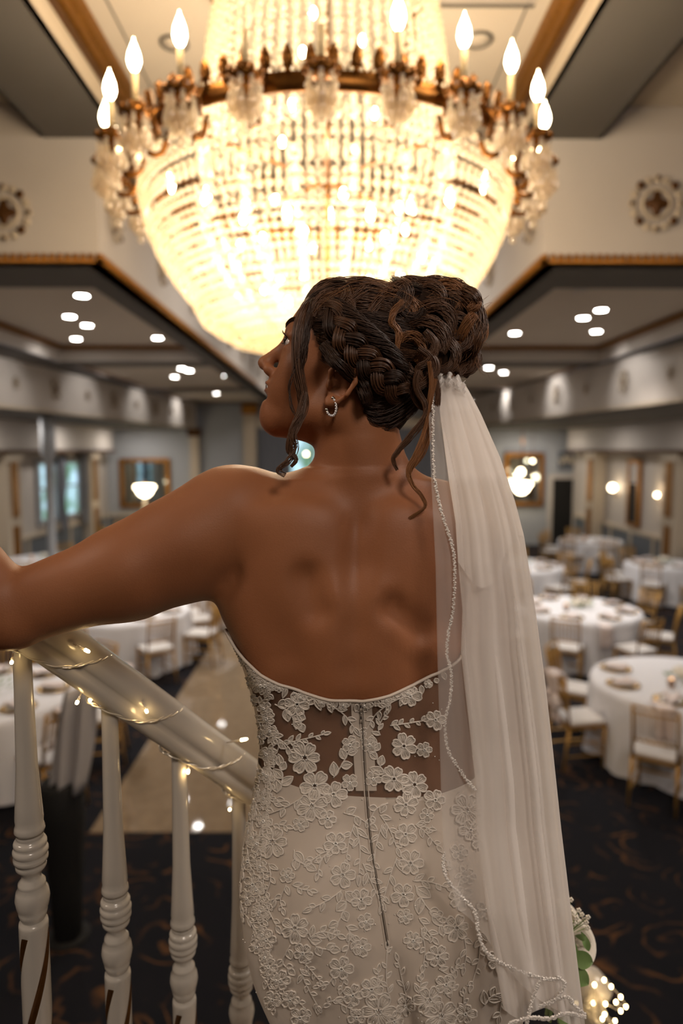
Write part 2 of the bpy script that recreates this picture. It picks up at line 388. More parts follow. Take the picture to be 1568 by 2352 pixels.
# well ceiling with raised middle and gilt ribs
struct(MB().box(AX-1.6, AX-0.62, YB, YF, Z3, Z3+0.05).build('ceiling', M['ceil'])); struct(MB().box(AX+0.62, AX+1.6, YB, YF, Z3, Z3+0.05).build('ceiling', M['ceil']))
struct(MB().box(AX-0.62, AX+0.62, YB, YF, Z3+0.22, Z3+0.27).build('ceiling', M['ceil']))
struct(MB().box(AX-0.66, AX-0.60, YB, YF, Z3-0.03, Z3+0.22).build('trim_9', M['gold']), 'gilded rib left of the chandelier chain', 'moulding')
struct(MB().box(AX+0.60, AX+0.66, YB, YF, Z3-0.03, Z3+0.22).build('trim_10', M['gold']), 'gilded rib right of the chandelier chain', 'moulding')
for x in (AX-1.32, AX+1.32): struct(MB().box(x-0.006, x+0.006, YB, YF, Z3-0.004, Z3+0.001).build('trim_11', M['grey']))
for px, py, lb in ((400, 98, 'left'), (1098, 90, 'right')):
    p = Wz(px, py, Z3)
    t = thing('ceiling_speaker', 'round white flush speaker in the well ceiling %s of the chandelier' % lb, 'speaker', (p.x, p.y, Z3))
    MB().lathe([(0.10,0.0),(0.10,-0.012),(0.085,-0.016),(0.085,-0.004)], 24).build('rim', M['grey'], t, True)
    MB().lathe([(0.083,-0.002),(0.083,-0.008),(0.03,-0.012)], 24).build('grille', M['ceil'], t, True)
p = Wz(1120, 4, Z3)
t = thing('ceiling_vent', 'white slatted air vent in the well ceiling behind the chandelier', 'vent', (p.x, p.y-0.06, Z3))
m = MB(); m.box(-0.3, 0.3, -0.1, -0.08, -0.012, 0); m.box(-0.3, 0.3, 0.08, 0.1, -0.012, 0); m.build('frame', M['grey'], t)
m = MB(); [m.box(-0.3, 0.3, -0.07+k*0.03, -0.06+k*0.03, -0.01, 0) for k in range(5)]; m.build('louvre', M['wall'], t)
# ---- recessed downlights
DL = [(188,680,0),(160,728,0),(200,748,0),(175,779,0),(362,777,0),(434,852,1),(418,847,1),(401,866,1),(520,864,1),(497,904,2),(586,903,2),
      (1182,766,0),(1339,731,0),(1380,713,0),(1369,762,0),(1135,836,1),(1122,845,1),(1156,856,1),(1333,668,9)]
words = ['nearest the stairs','left of the inner pair','right of the inner pair','in the far left corner','beside the well fascia','right of the close pair','left of the close pair','lower left of the close pair','near the well fascia','left one','right one',
         'beside the well fascia','left of the inner pair','right of the inner pair','behind the inner pair','upper of the close pair','lower of the close pair','right of the close pair','unlit, nearest the stairs']
rows = {0: 'nearest tray', 1: 'middle tray', 2: 'farthest tray', 9: 'nearest tray'}
base = None
for (px, py, k), wtxt in zip(DL, words):
    zt = Z1+(0.05 if k in (1, 2) else 0.28); p = Wz(px, py, zt-0.01)
    lb = 'recessed downlight in the %s of the %s ceiling, %s' % (rows[k], 'left' if px < 784 else 'right', wtxt)
    if base is None or k == 9:
        t = thing('downlight', lb, 'downlight', (p.x, p.y, zt), 0, 'recessed ceiling downlights')
        MB().lathe([(0.095,0.0),(0.095,-0.01),(0.075,-0.012),(0.075,-0.002)], 20).build('bezel', M['wall'], t, True)
        MB().lathe([(0.072,-0.003),(0.072,-0.008),(0.01,-0.009)], 20).build('lamp_lens', M['dlglow'] if k != 9 else M['wall'], t)
        if base is None: base = t; bk = children(t)
    else: copy_tree(base, (p.x, p.y, zt), None, lb, kids=bk)
    if k != 9: lamp('downlight_beam', 'SPOT', (p.x, p.y, zt-0.03), 120, (1.0, 0.90, 0.80), 0.07, (0,0,0), 110)
# ---- landing, steps
LZ = E-1.43
RD = Vector((0.743, 0.669, 0)); RN = Vector((0.669, -0.743, 0))      # stair run direction, side of the steps
B1 = Vector((-0.455, 0.965, 0))                                        # first baluster
m = MB(); q = [B1-RN*0.06, B1-RN*0.06+RD*0.35, B1+RN*2.2+RD*0.35, Vector((2.4,-3.9,0)), Vector((-2.9,-3.9,0)), Vector((-2.9,1.02,0))]
m.prism([(a.x, a.y) for a in q][::-1], LZ-0.2, LZ)
struct(m.build('floor', M['carpet']), 'carpeted landing at the top of the stairs', 'floor')
m = MB()
for k in range(9):
    a = B1+RD*(0.35+0.19*k)-RN*0.02; z = LZ-0.172*(k+1)
    q = [a, a+RD*0.2, a+RD*0.2+RN*1.6, a+RN*1.6]; m.prism([(v.x, v.y) for v in q][::-1], z-0.17, z)
struct(m.build('floor', M['carpet']), 'carpeted steps going down into the hall', 'stairs')
# ---- pilasters, mirrors, doors, wainscot
def pilaster(px, s, label, y=None):
    xw = XL if s < 0 else XR
    x = xw-s*0.2
    Y = abs(x)*1568/abs(px-775)
    t = thing('pilaster', label, 'pilaster', (x, Y, 0), 0, 'pilasters along the aisle walls')
    MB().box(-s*0.12, s*0.195, -0.32, 0.32, 0, E-0.07).build('shaft', M['cream'], t)
    m = MB(); m.box(-s*0.12, -s*0.16, -0.14, 0.14, 1.62, E-0.25); m.box(-s*0.12, -s*0.16, -0.14, 0.14, 0.45, 1.42)
    m.build('gilt_inlay', M['gold'], t)
    MB().box(-s*0.18, s*0.195, -0.38, 0.38, 0, 0.2).build('base_moulding', M['cream'], t); MB().box(-s*0.17, s*0.195, -0.36, 0.36, E-0.25, E-0.07).build('cap_moulding', M['cream'], t)
pilaster(22, -1, 'cream pilaster with a gilt inlay at the left edge of the photo')
pilaster(210, -1, 'cream pilaster with a gilt inlay on the left wall nearest the mirror')
pilaster(1366, 1, 'cream pilaster with a gilt inlay just right of the dark doorway')
pilaster(1552, 1, 'cream pilaster with a gilt inlay at the right edge of the photo')
for s in (-1, 1):
    xw = XL if s < 0 else XR; nm = 'left' if s < 0 else 'right'
    struct(MB().box(xw, xw-s*0.05, 8, YF-0.4, 0.14, 0.98).build('trim_12', M['wains']), 'blue grey wainscot panelling on the %s wall' % nm, 'panelling')
    m = MB(); m.box(xw, xw-s*0.09, 8, YF-0.4, 0.98, 1.06); m.box(xw, xw-s*0.08, 8, YF-0.4, 0, 0.14)
    y = 8.5
    while y < YF-1: m.box(xw, xw-s*0.08, y, y+0.1, 0.14, 0.98); y += 1.3
    struct(m.build('trim_13', M['cream']))
m = MB(); m.box(XL, -0.8, YF-0.04, YF, 0.15, 0.95); m.box(1.0, 5.2, YF-0.04, YF, 0.15, 0.95)
struct(m.build('trim_14', M['wains']), 'blue grey wainscot panelling on the far wall', 'panelling')
m = MB()
for (a, b) in ((XL, -0.8), (1.0, 5.2)):
    m.box(a, b, YF-0.07, YF, 0.95, 1.05); m.box(a, b, YF-0.06, YF, 0, 0.15)
    x = a
    while x < b-0.9:
        m.box(x+0.2, x+1.0, YF-0.06, YF, 0.32, 0.38); m.box(x+0.2, x+1.0, YF-0.06, YF, 0.72, 0.78); m.box(x+0.2, x+0.26, YF-0.06, YF, 0.32, 0.78); m.box(x+0.94, x+1.0, YF-0.06, YF, 0.32, 0.78); x += 1.3
struct(m.build('trim_15', M['cream']))
# aisle windows on the left
for i, (pa, pb) in enumerate(((122, 86), (175, 136))):
    ya, yb = 7.5*1568/(775-pb), 7.5*1568/(775-pa)
    o = MB().box(XL+0.01, XL+0.03, ya, yb, 1.35, 2.75).build('window_%d' % (i+2), M['outdoors']); struct(o, '%s tall narrow daylight window on the left wall' % ('nearer' if i == 0 else 'farther'), 'window')
    m = MB(); m.box(XL, XL+0.1, ya-0.1, ya, 1.2, 2.9); m.box(XL, XL+0.1, yb, yb+0.1, 1.2, 2.9); m.box(XL, XL+0.1, ya, yb, 2.75, 2.85); m.box(XL, XL+0.1, ya, yb, 1.25, 1.35); m.box(XL, XL+0.07, ya, yb, 2.1, 2.15)
    m.build('window_frame', M['wallblue'], o)
    # curtain
    rows_ = []
    for z in np.linspace(1.0, 3.0, 8):
        rows_.append([Vector((XL+0.2+0.04*math.sin(k*1.9), yb+0.02+0.35*k/14*(1-0.5*math.exp(-((z-1.7)/0.3)**2)), z)) for k in range(15)])
    o = MB().grid(rows_).build('curtain', M['curtain'], smooth=True); tag(o, 'grey curtain tied back beside the %s left wall window' % ('nearer' if i == 0 else 'farther'), 'curtain', 'grey window curtains')
# column in the left aisle
t = thing('column', 'slim pale column standing in the left aisle before the windows', 'column', (*W(117, 1200, 13.5).xy, 0))
MB().lathe([(0.13,0),(0.13,0.12),(0.09,0.18),(0.085,1.0),(0.08,2.9),(0.12,2.98),(0.14,3.05),(0.14,E+0.69)], 16).build('shaft', M['wallblue'], t, True)
def mirror(px0, px1, py0, py1, label):
    a = W(px0, py0, YF); b = W(px1, py1, YF)
    t = thing('wall_mirror', label, 'mirror', ((a.x+b.x)/2, YF-0.05, b.z), 0, 'gilt framed mirrors on the far wall')
    w = (b.x-a.x)/2; h = a.z-b.z; f = 0.13
    m = MB(); m.box(-w, w, -0.08, 0.04, 0, f); m.box(-w, w, -0.08, 0.04, h-f, h); m.box(-w, -w+f, -0.08, 0.04, f, h-f); m.box(w-f, w, -0.08, 0.04, f, h-f)
    bevel(m.build('gilt_frame', M['gold'], t), 0.02)
    MB().box(-w+f, w-f, -0.01, 0.0, f, h-f).build('mirror_glass', M['mirror'], t)
mirror(275, 393, 1053, 1166, 'gilt framed square mirror behind the lit lamp on the left')
mirror(1157, 1245, 1040, 1162, 'gilt framed mirror beside the dark doorway on the right')
# far pilasters, curtain, valance
for px in (575,): 
    a = W(px, 1000, YF); t = thing('pilaster', 'cream far wall pilaster with a gilt capital left of the curtain', 'pilaster', (a.x, YF-0.11, 0))
    MB().box(-0.2, 0.2, -0.1, 0.1, 0, E+1.15).build('shaft', M['cream'], t); MB().box(-0.25, 0.25, -0.14, 0.1, E+1.15, E+1.48).build('gilt_capital', M['gold'], t)
a = W(448, 1000, YF); t = thing('pilaster', 'plain cream pilaster right of the left far mirror', 'pilaster', (a.x, YF-0.11, 0)); MB().box(-0.14, 0.14, -0.08, 0.1, 0, E+0.6).build('shaft', M['cream'], t); MB().box(-0.2, 0.2, -0.14, 0.1, E+0.45, E+0.72).build('gilt_capital', M['groove'], t)
x0, x1 = W(592, 1000, YF).x, W(1110, 1000, YF).x
tag(MB().box(x0, x1, YF-0.12, YF, E+0.72, E+1.05).build('valance', M['cream']), 'cream valance across the top of the far curtains', 'valance')
for (a, b, lb) in ((592, 668, 'left of the far window'), (790, 1110, 'right of the far window behind the bride')):
    xa_, xb_ = W(a, 1000, YF).x, W(b, 1000, YF).x; n = int((xb_-xa_)/0.035)
    r = [[Vector((xa_+(xb_-xa_)*k/n, YF-0.1+0.035*math.sin(k*1.3), z)) for k in range(n+1)] for z in (0.02, E+0.75)]
    tag(MB().grid(r).build('curtain', M['curtain'], smooth=True), 'long grey pleated curtain %s' % lb, 'curtain')
# doorway on the right of the far wall
a = W(1268, 1100, YF); b = W(1326, 1240, YF)
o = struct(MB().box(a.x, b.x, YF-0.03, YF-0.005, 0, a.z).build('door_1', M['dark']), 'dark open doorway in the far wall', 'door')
m = MB(); m.box(a.x-0.14, a.x, YF-0.08, YF, 0, a.z+0.14); m.box(b.x, b.x+0.14, YF-0.08, YF, 0, a.z+0.14); m.box(a.x, b.x, YF-0.08, YF, a.z, a.z+0.14)
m.build('door_frame', M['wall'], o)
c = (a.x+b.x)/2
t = thing('overdoor_panel', 'carved scroll panel above the dark doorway', 'ornament', (c, YF-0.02, a.z+0.3))
MB().box(-0.28, 0.28, -0.03, 0.0, 0, 0.6).build('panel', M['wains'], t)
m = MB()
for sx in (-1, 1):
    m.tube([Vector((sx*(0.04+0.2*u), -0.05, 0.3+0.18*math.sin(u*7)*(1-u*0.4))) for u in np.linspace(0, 1, 14)], 0.03, 5)
m.sph((0,-0.05,0.32), 0.09, 8, 5, (1,0.4,1)); m.build('scroll', M['cream'], t, True)
# framed dark door and sconces on the right wall
xw = XR
def yat(px): return (XR)*1568/(px-775)
ya, yb = yat(1478), yat(1450)
t = thing('framed_panel', 'tall dark panel in a gilt frame on the right wall between the sconces', 'picture', (XR-0.05, (ya+yb)/2, 1.15))
w = (yb-ya)/2
m = MB(); m.box(-0.06, 0.03, -w, w, 0, 0.09); m.box(-0.06, 0.03, -w, w, 1.62, 1.72); m.box(-0.06, 0.03, -w, -w+0.1, 0.09, 1.62); m.box(-0.06, 0.03, w-0.1, w, 0.09, 1.62); m.build('gilt_frame', M['gold'], t)
MB().box(-0.02, 0.02, -w+0.1, w-0.1, 0.09, 1.1).build('dark_panel', M['dark'], t); MB().box(-0.02, 0.02, -w+0.1, w-0.1, 1.1, 1.62).build('upper_panel', M['wall'], t)
def sconce(px, py, r, label):
    Y = (XR-0.2)*1568/(px-775); p = W(px, py, Y)
    t = thing('wall_sconce', label, 'sconce', (p.x, p.y, p.z), 0, 'lit wall sconces')
    MB().sph((0,0,0), r, 12, 8).build('globe', M['lampglow'], t, True)
    m = MB(); m.tube([(0.2,0,-0.2),(0.08,0,-0.22),(0,0,-r)], 0.015, 6); m.sph((0.18,0,-0.2), 0.06, 8, 5, (0.4,1,1.6)); m.build('brass_arm', M['brass'], t, True)
    lamp('sconce_light', 'POINT', p+Vector((-0.05,0,0.03)), 12, (1.0,0.75,0.45), 0.06)
sconce(1406, 1120, 0.10, 'lit wall sconce between the right pilaster and the gilt framed panel')
sconce(1508, 1137, 0.05, 'small lit wall sconce right of the gilt framed panel')
def pendant(px, py, Y, label, sc=1.0, top=0.6):
    p = W(px, py, Y)
    t = thing('small_chandelier', label, 'lamp', (p.x, p.y, p.z), 0, 'small lit crystal lamps')
    t.scale = (sc, sc, sc)
    MB().lathe([(0.05,0.12),(0.30,0.10),(0.33,0.03),(0.26,-0.03),(0.22,-0.14),(0.12,-0.24),(0.02,-0.27)], 18).build('glass_bowl', M['lampglow'], t, True)
    m = MB(); m.tube([(0,0,0.1),(0,0,top)], 0.015, 6); m.lathe([(0.08,0.12),(0.05,0.2),(0.02,0.24)], 10); m.build('brass_stem', M['brass'], t, True)
    return t, p
t, p = pendant(332, 1122, 20.4, 'small lit crystal lamp on the pale urn before the left far mirror', 0.95, 0.25)
t, p = pendant(1197, 1115, 21.3, 'small lit crystal pendant before the right far mirror', 1.0, E+0.67-W(1197, 1115, 21.3).z)
MB().sph((-0.03,0,0.42), 0.11, 12, 8).build('upper_globe', M['lampglow'], t, True)
g_ = W(1223, 1059, 21.9); t = thing('globe_light', 'small round light before the top of the right far mirror', 'light', tuple(g_)); MB().sph((0,0,0), 0.05, 10, 7).build('globe', M['lampglow'], t, True); MB().tube([(0,0,0.04),(0,0,E+0.69-g_.z)], 0.006, 5).build('rod', M['brass'], t)
g_ = W(703, 1043, 21.9); t = thing('globe_light', 'small round light before the far window beside her chin', 'light', tuple(g_)); MB().sph((0,0,0), 0.05, 10, 7).build('globe', M['lampglow'], t, True); MB().tube([(0,0,0.04),(0,0,Z3-g_.z)], 0.006, 5).build('rod', M['brass'], t)
# ================================================================ round tables, chairs and settings
def make_chair(loc, rz, label, group):
    t = thing('banquet_chair', label, 'chair', loc, rz, group)
    g = M['goldpaint']; w, d = 0.20, 0.20
    # faces +y (towards the table)
    for sx in (-1, 1):
        MB().tube([(sx*(w-0.02), d-0.02, 0), (sx*(w-0.02), d-0.02, 0.43)], [0.012, 0.016], 6).build('leg', g, t, True)
        MB().tube([(sx*(w-0.01), -d-0.05, 0), (sx*(w-0.02), -d+0.01, 0.43)], [0.012, 0.016], 6).build('leg', g, t, True)
    m = MB(); m.box(-w, w, -d, d, 0.415, 0.445)
    for z in (0.14, 0.27):
        for sx in (-1, 1): m.tube([(sx*(w-0.02), -d, z), (sx*(w-0.02), d-0.02, z)], 0.009, 5)
        m.tube([(-w+0.02, d-0.02, z+0.03), (w-0.02, d-0.02, z+0.03)], 0.009, 5)
    m.build('seat_frame', g, t)
    m = MB()
    for sx in (-1, 1): m.tube([(sx*(w-0.02), -d+0.01, 0.43), (sx*(w-0.02), -d-0.02, 0.7), (sx*(w-0.02), -d-0.07, 0.92)], 0.015, 6)
    for z, y in ((0.915,-0.069),(0.86,-0.058),(0.60,-0.01)): m.tube([(-w+0.02, -d+y, z), (0, -d+y-0.015, z), (w-0.02, -d+y, z)], 0.012, 6)
    for k in range(7):
        x = -0.14+k*0.0467; m.tube([(x, -d-0.02, 0.60), (x, -d-0.07, 0.86)], 0.008, 5)
    m.build('backrest', g, t, True)
    o = MB().box(-w+0.01, w-0.01, -d+0.01, d, 0.445, 0.485).build('cushion', M['cushion'], t); bevel(o, 0.015, 3)
    return t
def cloth_mesh(r, h, seed, drop=0.02):
    rr = random.Random(seed); n = 96; rows = []
    ph = [rr.random()*6.28 for _ in range(4)]
    prof = [(0.0, h), (r*0.5, h), (r*0.96, h), (r, h-0.012), (r+0.012, h-0.06)]
    for q in np.linspace(0.12, 1, 9): prof.append((r+0.012, h-(h-drop)*q))
    for j, (a, z) in enumerate(prof):
        row = []
        for i in range(n):
            th = 2*PI*i/n; q = max(0.0, (h-z)/h)
            f = math.sin(11*th+ph[0])+0.6*math.sin(17*th+ph[1])+0.4*math.sin(29*th+ph[2])
            rad = a + q*(0.045*f+0.05) if a > r*0.98 else a
            zz = z + (0.03*math.sin(4*th+ph[3]) if j == len(prof)-1 else 0)
            row.append((rad*math.cos(th), rad*math.sin(th), max(zz, 0.01)))
        rows.append(row)
    return MB().grid(rows, True)
def make_plate(loc, label, group):
    t = thing('charger_plate', label, 'plate', loc, 0, group)
    MB().lathe([(0.09,0.0),(0.155,0.010),(0.165,0.014),(0.16,0.017),(0.10,0.005),(0.01,0.004)], 28).build('rim', M['plate'], t, True)
    MB().lathe([(0.08,0.006),(0.105,0.018),(0.11,0.020),(0.10,0.019),(0.07,0.010),(0.01,0.009)], 24).build('salad_plate', M['china'], t, True)
    return t
def make_napkin(loc, rz, label, group):
    m = MB(); rows = []
    for u in np.linspace(0, 1, 8):
        rows.append([Vector((-0.05-0.03*u+ (0.10+0.06*u)*v, -0.09+0.2*u, 0.030+0.018*math.sin(v*9+u)+0.02*u)) for v in np.linspace(0, 1, 8)])
    m.grid(rows); rows = [[p-Vector((0,0,0.016)) for p in r] for r in rows]; m.grid([r[::-1] for r in rows])
    o = m.build('napkin', M['sash'], smooth=True); o.location = loc; o.rotation_euler = (0,0,rz)
    return tag(o, label, 'napkin', group)
def make_candle(loc, label, group):
    t = thing('candle_holder', label, 'candle', loc, 0, group)
    g = mat('frosted_glass', srgb(235, 205, 185), 0.3); g.node_tree.nodes['Principled BSDF'].inputs['Transmission Weight'].default_value = 0.6
    MB().lathe([(0.03,0),(0.04,0.03),(0.042,0.09),(0.038,0.09),(0.036,0.02),(0.005,0.012)], 14).build('glass_cup', g, t, True)
    MB().sph((0,0,0.07), 0.02, 8, 6, (1,1,1.5)).build('flame', M['candle'], t, True)
    return t
def make_centre(loc, label, group, rr):
    t = thing('floral_centrepiece', label, 'flowers', loc, 0, group)
    m = MB()
    for k in range(16):
        a = rr.random()*6.28; d = rr.random()*0.13; m.sph((d*math.cos(a), d*math.sin(a), 0.05+rr.random()*0.05), 0.03+0.015*rr.random(), 7, 5)
    m.build('blossom', M['petal'], t, True)
    m = MB()
    for k in range(26):
        a = rr.random()*6.28; d = 0.08+rr.random()*0.15; p = Vector((d*math.cos(a), d*math.sin(a), 0.03+rr.random()*0.04))
        q = Vector((math.cos(a), math.sin(a), 0.3))*0.07; s = Vector((-math.sin(a), math.cos(a), 0))*0.02
        m.add([p-q*0.5, p+s, p+q*0.5+Vector((0,0,0.02)), p-s], [(0,1,2,3)])
    m.build('foliage', M['leaf'], t)
    return t
def sash_mesh():
    rows = []
    for j, z in enumerate(np.linspace(0.935, 0.42, 12)):
        q = j/11
        rows.append([Vector((x*(0.20-0.11*math.exp(-((q-0.55)/0.2)**2)), -0.215-0.075*(1-q)-0.02-0.02*math.sin(x*22+q*3), z)) for x in np.linspace(-0.5, 0.5, 15)])
    m = MB(); m.grid(rows)
    m.grid([[p+Vector((0, 0.10, -0.0)) for p in rows[0]], rows[0]])
    m.grid([[Vector((p.x, p.y+0.10, p.z)) for p in r] for r in (rows[0], rows[3])])
    for sx in (-1, 1): m.tube([(0,-0.27,0.66),(sx*0.09,-0.3,0.72),(sx*0.14,-0.29,0.66),(sx*0.08,-0.29,0.6),(0,-0.27,0.65)], [0.012,0.03,0.035,0.03,0.012], 7)
    return m
SPOTS8 = [(90,'far side'),(45,'far right side'),(0,'right side'),(-45,'near right side'),(-90,'near side'),(-135,'near left side'),(180,'left side'),(135,'far left side')]
TABS = [ # px, py of the top's centre, radius, phase, name phrase
 (1573,1566,0.90,8,'the nearest right table','E'), (1325,1396,0.90,20,'the second right table','D'),
 (1522,1293,0.74,10,'the far table at the right edge','B'), (1190,1296,0.90,30,'the third table, half behind the veil','C'),
 (1356,1240,0.80,0,'the farthest right table by the doorway','A'),
 (-47,1592,0.90,10,'the nearest left table','L3'), (292,1400,0.90,35,'the table below her raised arm','L2'),
 (104,1284,0.90,5,'the table above her forearm','L1'), (425,1335,0.90,15,'the table beyond her armpit','L4'), (325,1215,0.75,0,'the far left table with the urn','L0')]
TH = 0.76
chair0 = plate0 = nap0 = can0 = cloth0 = None; nchair = 0
rr = random.Random(3)
for ti, (px, py, r, ph, phrase, code) in enumerate(TABS):
    c = Wz(px, py, TH)
    t = thing('round_table', 'round banquet table top and pedestal of %s' % phrase, 'table', (c.x, c.y, 0), 0, 'round banquet tables')
    MB().lathe([(r-0.02,TH-0.045),(r-0.01,TH-0.04),(r-0.01,TH-0.022),(r-0.03,TH-0.02)], 40).build('tabletop', M['wains'], t)
    MB().lathe([(0.3,0.0),(0.3,0.03),(0.06,0.06),(0.05,TH-0.045)], 16).build('pedestal', M['brass'], t, True)
    o = cloth_mesh(r, TH, ti).build('tablecloth', M['cloth'], smooth=True); o.location = (c.x, c.y, 0)
    tag(o, 'white floor length cloth on %s' % phrase, 'tablecloth', 'white tablecloths')
    far = code in ('A', 'L0')
    for k, (deg, w) in enumerate(SPOTS8):
        a = math.radians(deg+ph); jr = rr.uniform(-0.06, 0.06); R_ = r+0.20+rr.uniform(0, 0.1)
        if code == 'L3' and deg in (180, 135, -135): continue
        if code == 'E' and deg in (0, 45, 90): continue
        q = (c.x+R_*math.cos(a), c.y+R_*math.sin(a), 0); rz = a+PI/2+jr
        if q[0] > XR-0.4 or q[0] < XL+0.4 or q[1] > YF-0.4: continue
        lb = 'gold chair with white cushion, %s of %s' % (w, phrase); gp = 'gold chiavari chairs'
        if chair0 is None: chair0 = make_chair(q, rz, lb, 'gold banquet chairs'); ck = children(chair0)
        else: copy_tree(chair0, q, rz, lb, 'gold banquet chairs', kids=ck)
        if (code, deg) in (('E', 180), ('L3', 0), ('L3', -45)):
            s = sash_mesh().build('chair_sash', M['sash'], smooth=True); s.location = q; s.rotation_euler = (0,0,rz)
            s.modifiers.new('solid', 'SOLIDIFY').thickness = 0.004
            tag(s, 'blush sash over the chair on the %s of %s' % (w, phrase), 'sash', 'blush chair sashes')
        pr = r-0.22
        q = (c.x+pr*math.cos(a), c.y+pr*math.sin(a), TH+0.002); lb = 'gold charger plate on the %s of %s' % (w, phrase)
        if plate0 is None: plate0 = make_plate(q, lb, 'gold charger plates'); pk = children(plate0)
        else: copy_tree(plate0, q, 0, lb, 'gold charger plates', kids=pk)
        lb = 'folded napkin on the plate, %s of %s' % (w, phrase)
        if nap0 is None: nap0 = make_napkin(q, rz, lb, 'folded napkins')
        else: copy_tree(nap0, q, rz, lb, 'folded napkins', kids=[])
    lb = 'lit candle in a frosted cup on %s' % phrase
    if can0 is None: can0 = make_candle((c.x-0.22, c.y-0.16, TH), lb, 'table candles'); cak = children(can0)
    else: copy_tree(can0, (c.x-0.22, c.y-0.16, TH), 0, lb, 'table candles', kids=cak)
    if not far: make_centre((c.x+0.05, c.y+0.06, TH), 'low white floral centrepiece with greenery on %s' % phrase, 'floral centrepieces', rr)
# napkins hanging over table edges nearest the stairs
for px, py, lb in ((1530, 1630, 'blush napkin hanging over the near edge of the nearest right table'), (1392, 1440, 'blush napkin hanging over the near edge of the second right table')):
    p = Wz(px, py, TH)
    rows = [[Vector((-0.09+0.18*v, -0.02*math.sin(v*12), -d)) for v in np.linspace(0, 1, 9)] for d in np.linspace(0, 0.28, 8)]
    rows = [[Vector((q.x, 0.18, 0.012)) for q in rows[0]]] + [[Vector((q.x, q.y, 0.014)) for q in rows[0]]] + [[q+Vector((0,-0.03,0)) for q in r_] for r_ in rows]
    o = MB().grid(rows).build('hanging_napkin', M['sash'], smooth=True, loc=(p.x, p.y, TH)); o.modifiers.new('s', 'SOLIDIFY').thickness = 0.004
    tag(o, lb, 'napkin', 'hanging napkins')
# tall black covered stand behind the balusters with a pale cloth over it
p = Wz(156, 2150, 0)
t = thing('black_pedestal', 'tall black covered stand on the carpet between the first two balusters', 'stand', (p.x, p.y, 0))
m = MB(); m.lathe([(0.075,0),(0.09,0.02),(0.10,0.3),(0.13,0.8),(0.135,1.02),(0.12,1.04)], 20); m.build('black_cover', M['black'], t, True)
m = MB(); m.lathe([(0.14,0),(0.14,0.012),(0.05,0.02)], 20); m.build('base', M['black'], t, True)
rows = []
for j, z in enumerate(np.linspace(0, 1, 10)):
    rows.append([Vector(((0.30+0.05*math.sin(z*3))*(u-0.5)*0.7+0.07*z, -0.09+0.04*math.sin(u*14+z*2)+0.10*z, 1.0+0.62*z)) for u in np.linspace(0, 1, 13)])
o = MB().grid(rows).build('draped_cloth', M['greycloth'], smooth=True, loc=(p.x+0.06, p.y, 0)); o.modifiers.new('s', 'SOLIDIFY').thickness = 0.006
tag(o, 'long pale grey cloth hanging down onto the black stand', 'cloth')
# small white urn under the lit lamp
c = W(332, 1122, 20.4); c.z = TH
t = thing('white_urn', 'pale urn on the far left table under the lit lamp', 'urn', (c.x, c.y, TH))
MB().lathe([(0.14,0),(0.12,0.03),(0.06,0.08),(0.17,0.22),(0.24,0.38),(0.14,0.5),(0.06,0.62),(0.07,0.68),(0.05,0.70),(0.02,W(332,1122,20.4).z-0.255-TH)], 18).build('vase', M['cream'], t, True)
# ================================================================ the great crystal chandelier
def crystal(name, tcol, em=0):
    m = bpy.data.materials.new(name); m.use_nodes = True; nt = m.node_tree; N = nt.nodes; L = nt.links; nt.nodes.clear()
    tr = N.new('ShaderNodeBsdfTransparent'); tr.inputs[0].default_value = (1, 0.93, 0.80, 1)
    tl = N.new('ShaderNodeBsdfTranslucent'); tl.inputs[0].default_value = tcol
    df = N.new('ShaderNodeBsdfDiffuse'); df.inputs[0].default_value = tcol
    gl = N.new('ShaderNodeBsdfGlossy'); gl.inputs[0].default_value = (1, 0.95, 0.88, 1); gl.inputs[1].default_value = 0.12
    a = N.new('ShaderNodeMixShader'); a.inputs[0].default_value = 0.25; L.new(tl.outputs[0], a.inputs[1]); L.new(df.outputs[0], a.inputs[2])
    b = N.new('ShaderNodeMixShader'); b.inputs[0].default_value = 0.18; L.new(a.outputs[0], b.inputs[1]); L.new(gl.outputs[0], b.inputs[2])
    c = N.new('ShaderNodeMixShader'); c.inputs[0].default_value = 0.56; L.new(tr.outputs[0], c.inputs[1]); L.new(b.outputs[0], c.inputs[2])
    o = N.new('ShaderNodeOutputMaterial'); L.new(c.outputs[0], o.inputs[0]); return m
M['crystal'] = crystal('crystal_bead', (1.0, 0.92, 0.76, 1))
M['drop'] = crystal('crystal_drop', (1.0, 0.92, 0.82, 1))
CZ = E+1.45                                   # ring height
CR = 1.0
ch = thing('crystal_chandelier', 'huge lit crystal bead chandelier with a brass crown ring of candle bulbs', 'chandelier', (CHX, CHY, CZ))
# ring band with openwork crown of leaves
m = MB(); m.lathe([(CR,-0.03),(CR+0.03,-0.028),(CR+0.025,-0.012),(CR+0.04,0.0),(CR+0.025,0.018),(CR+0.035,0.035),(CR,0.038)], 96)
o = m.build('brass_ring', M['brass'], ch, True)
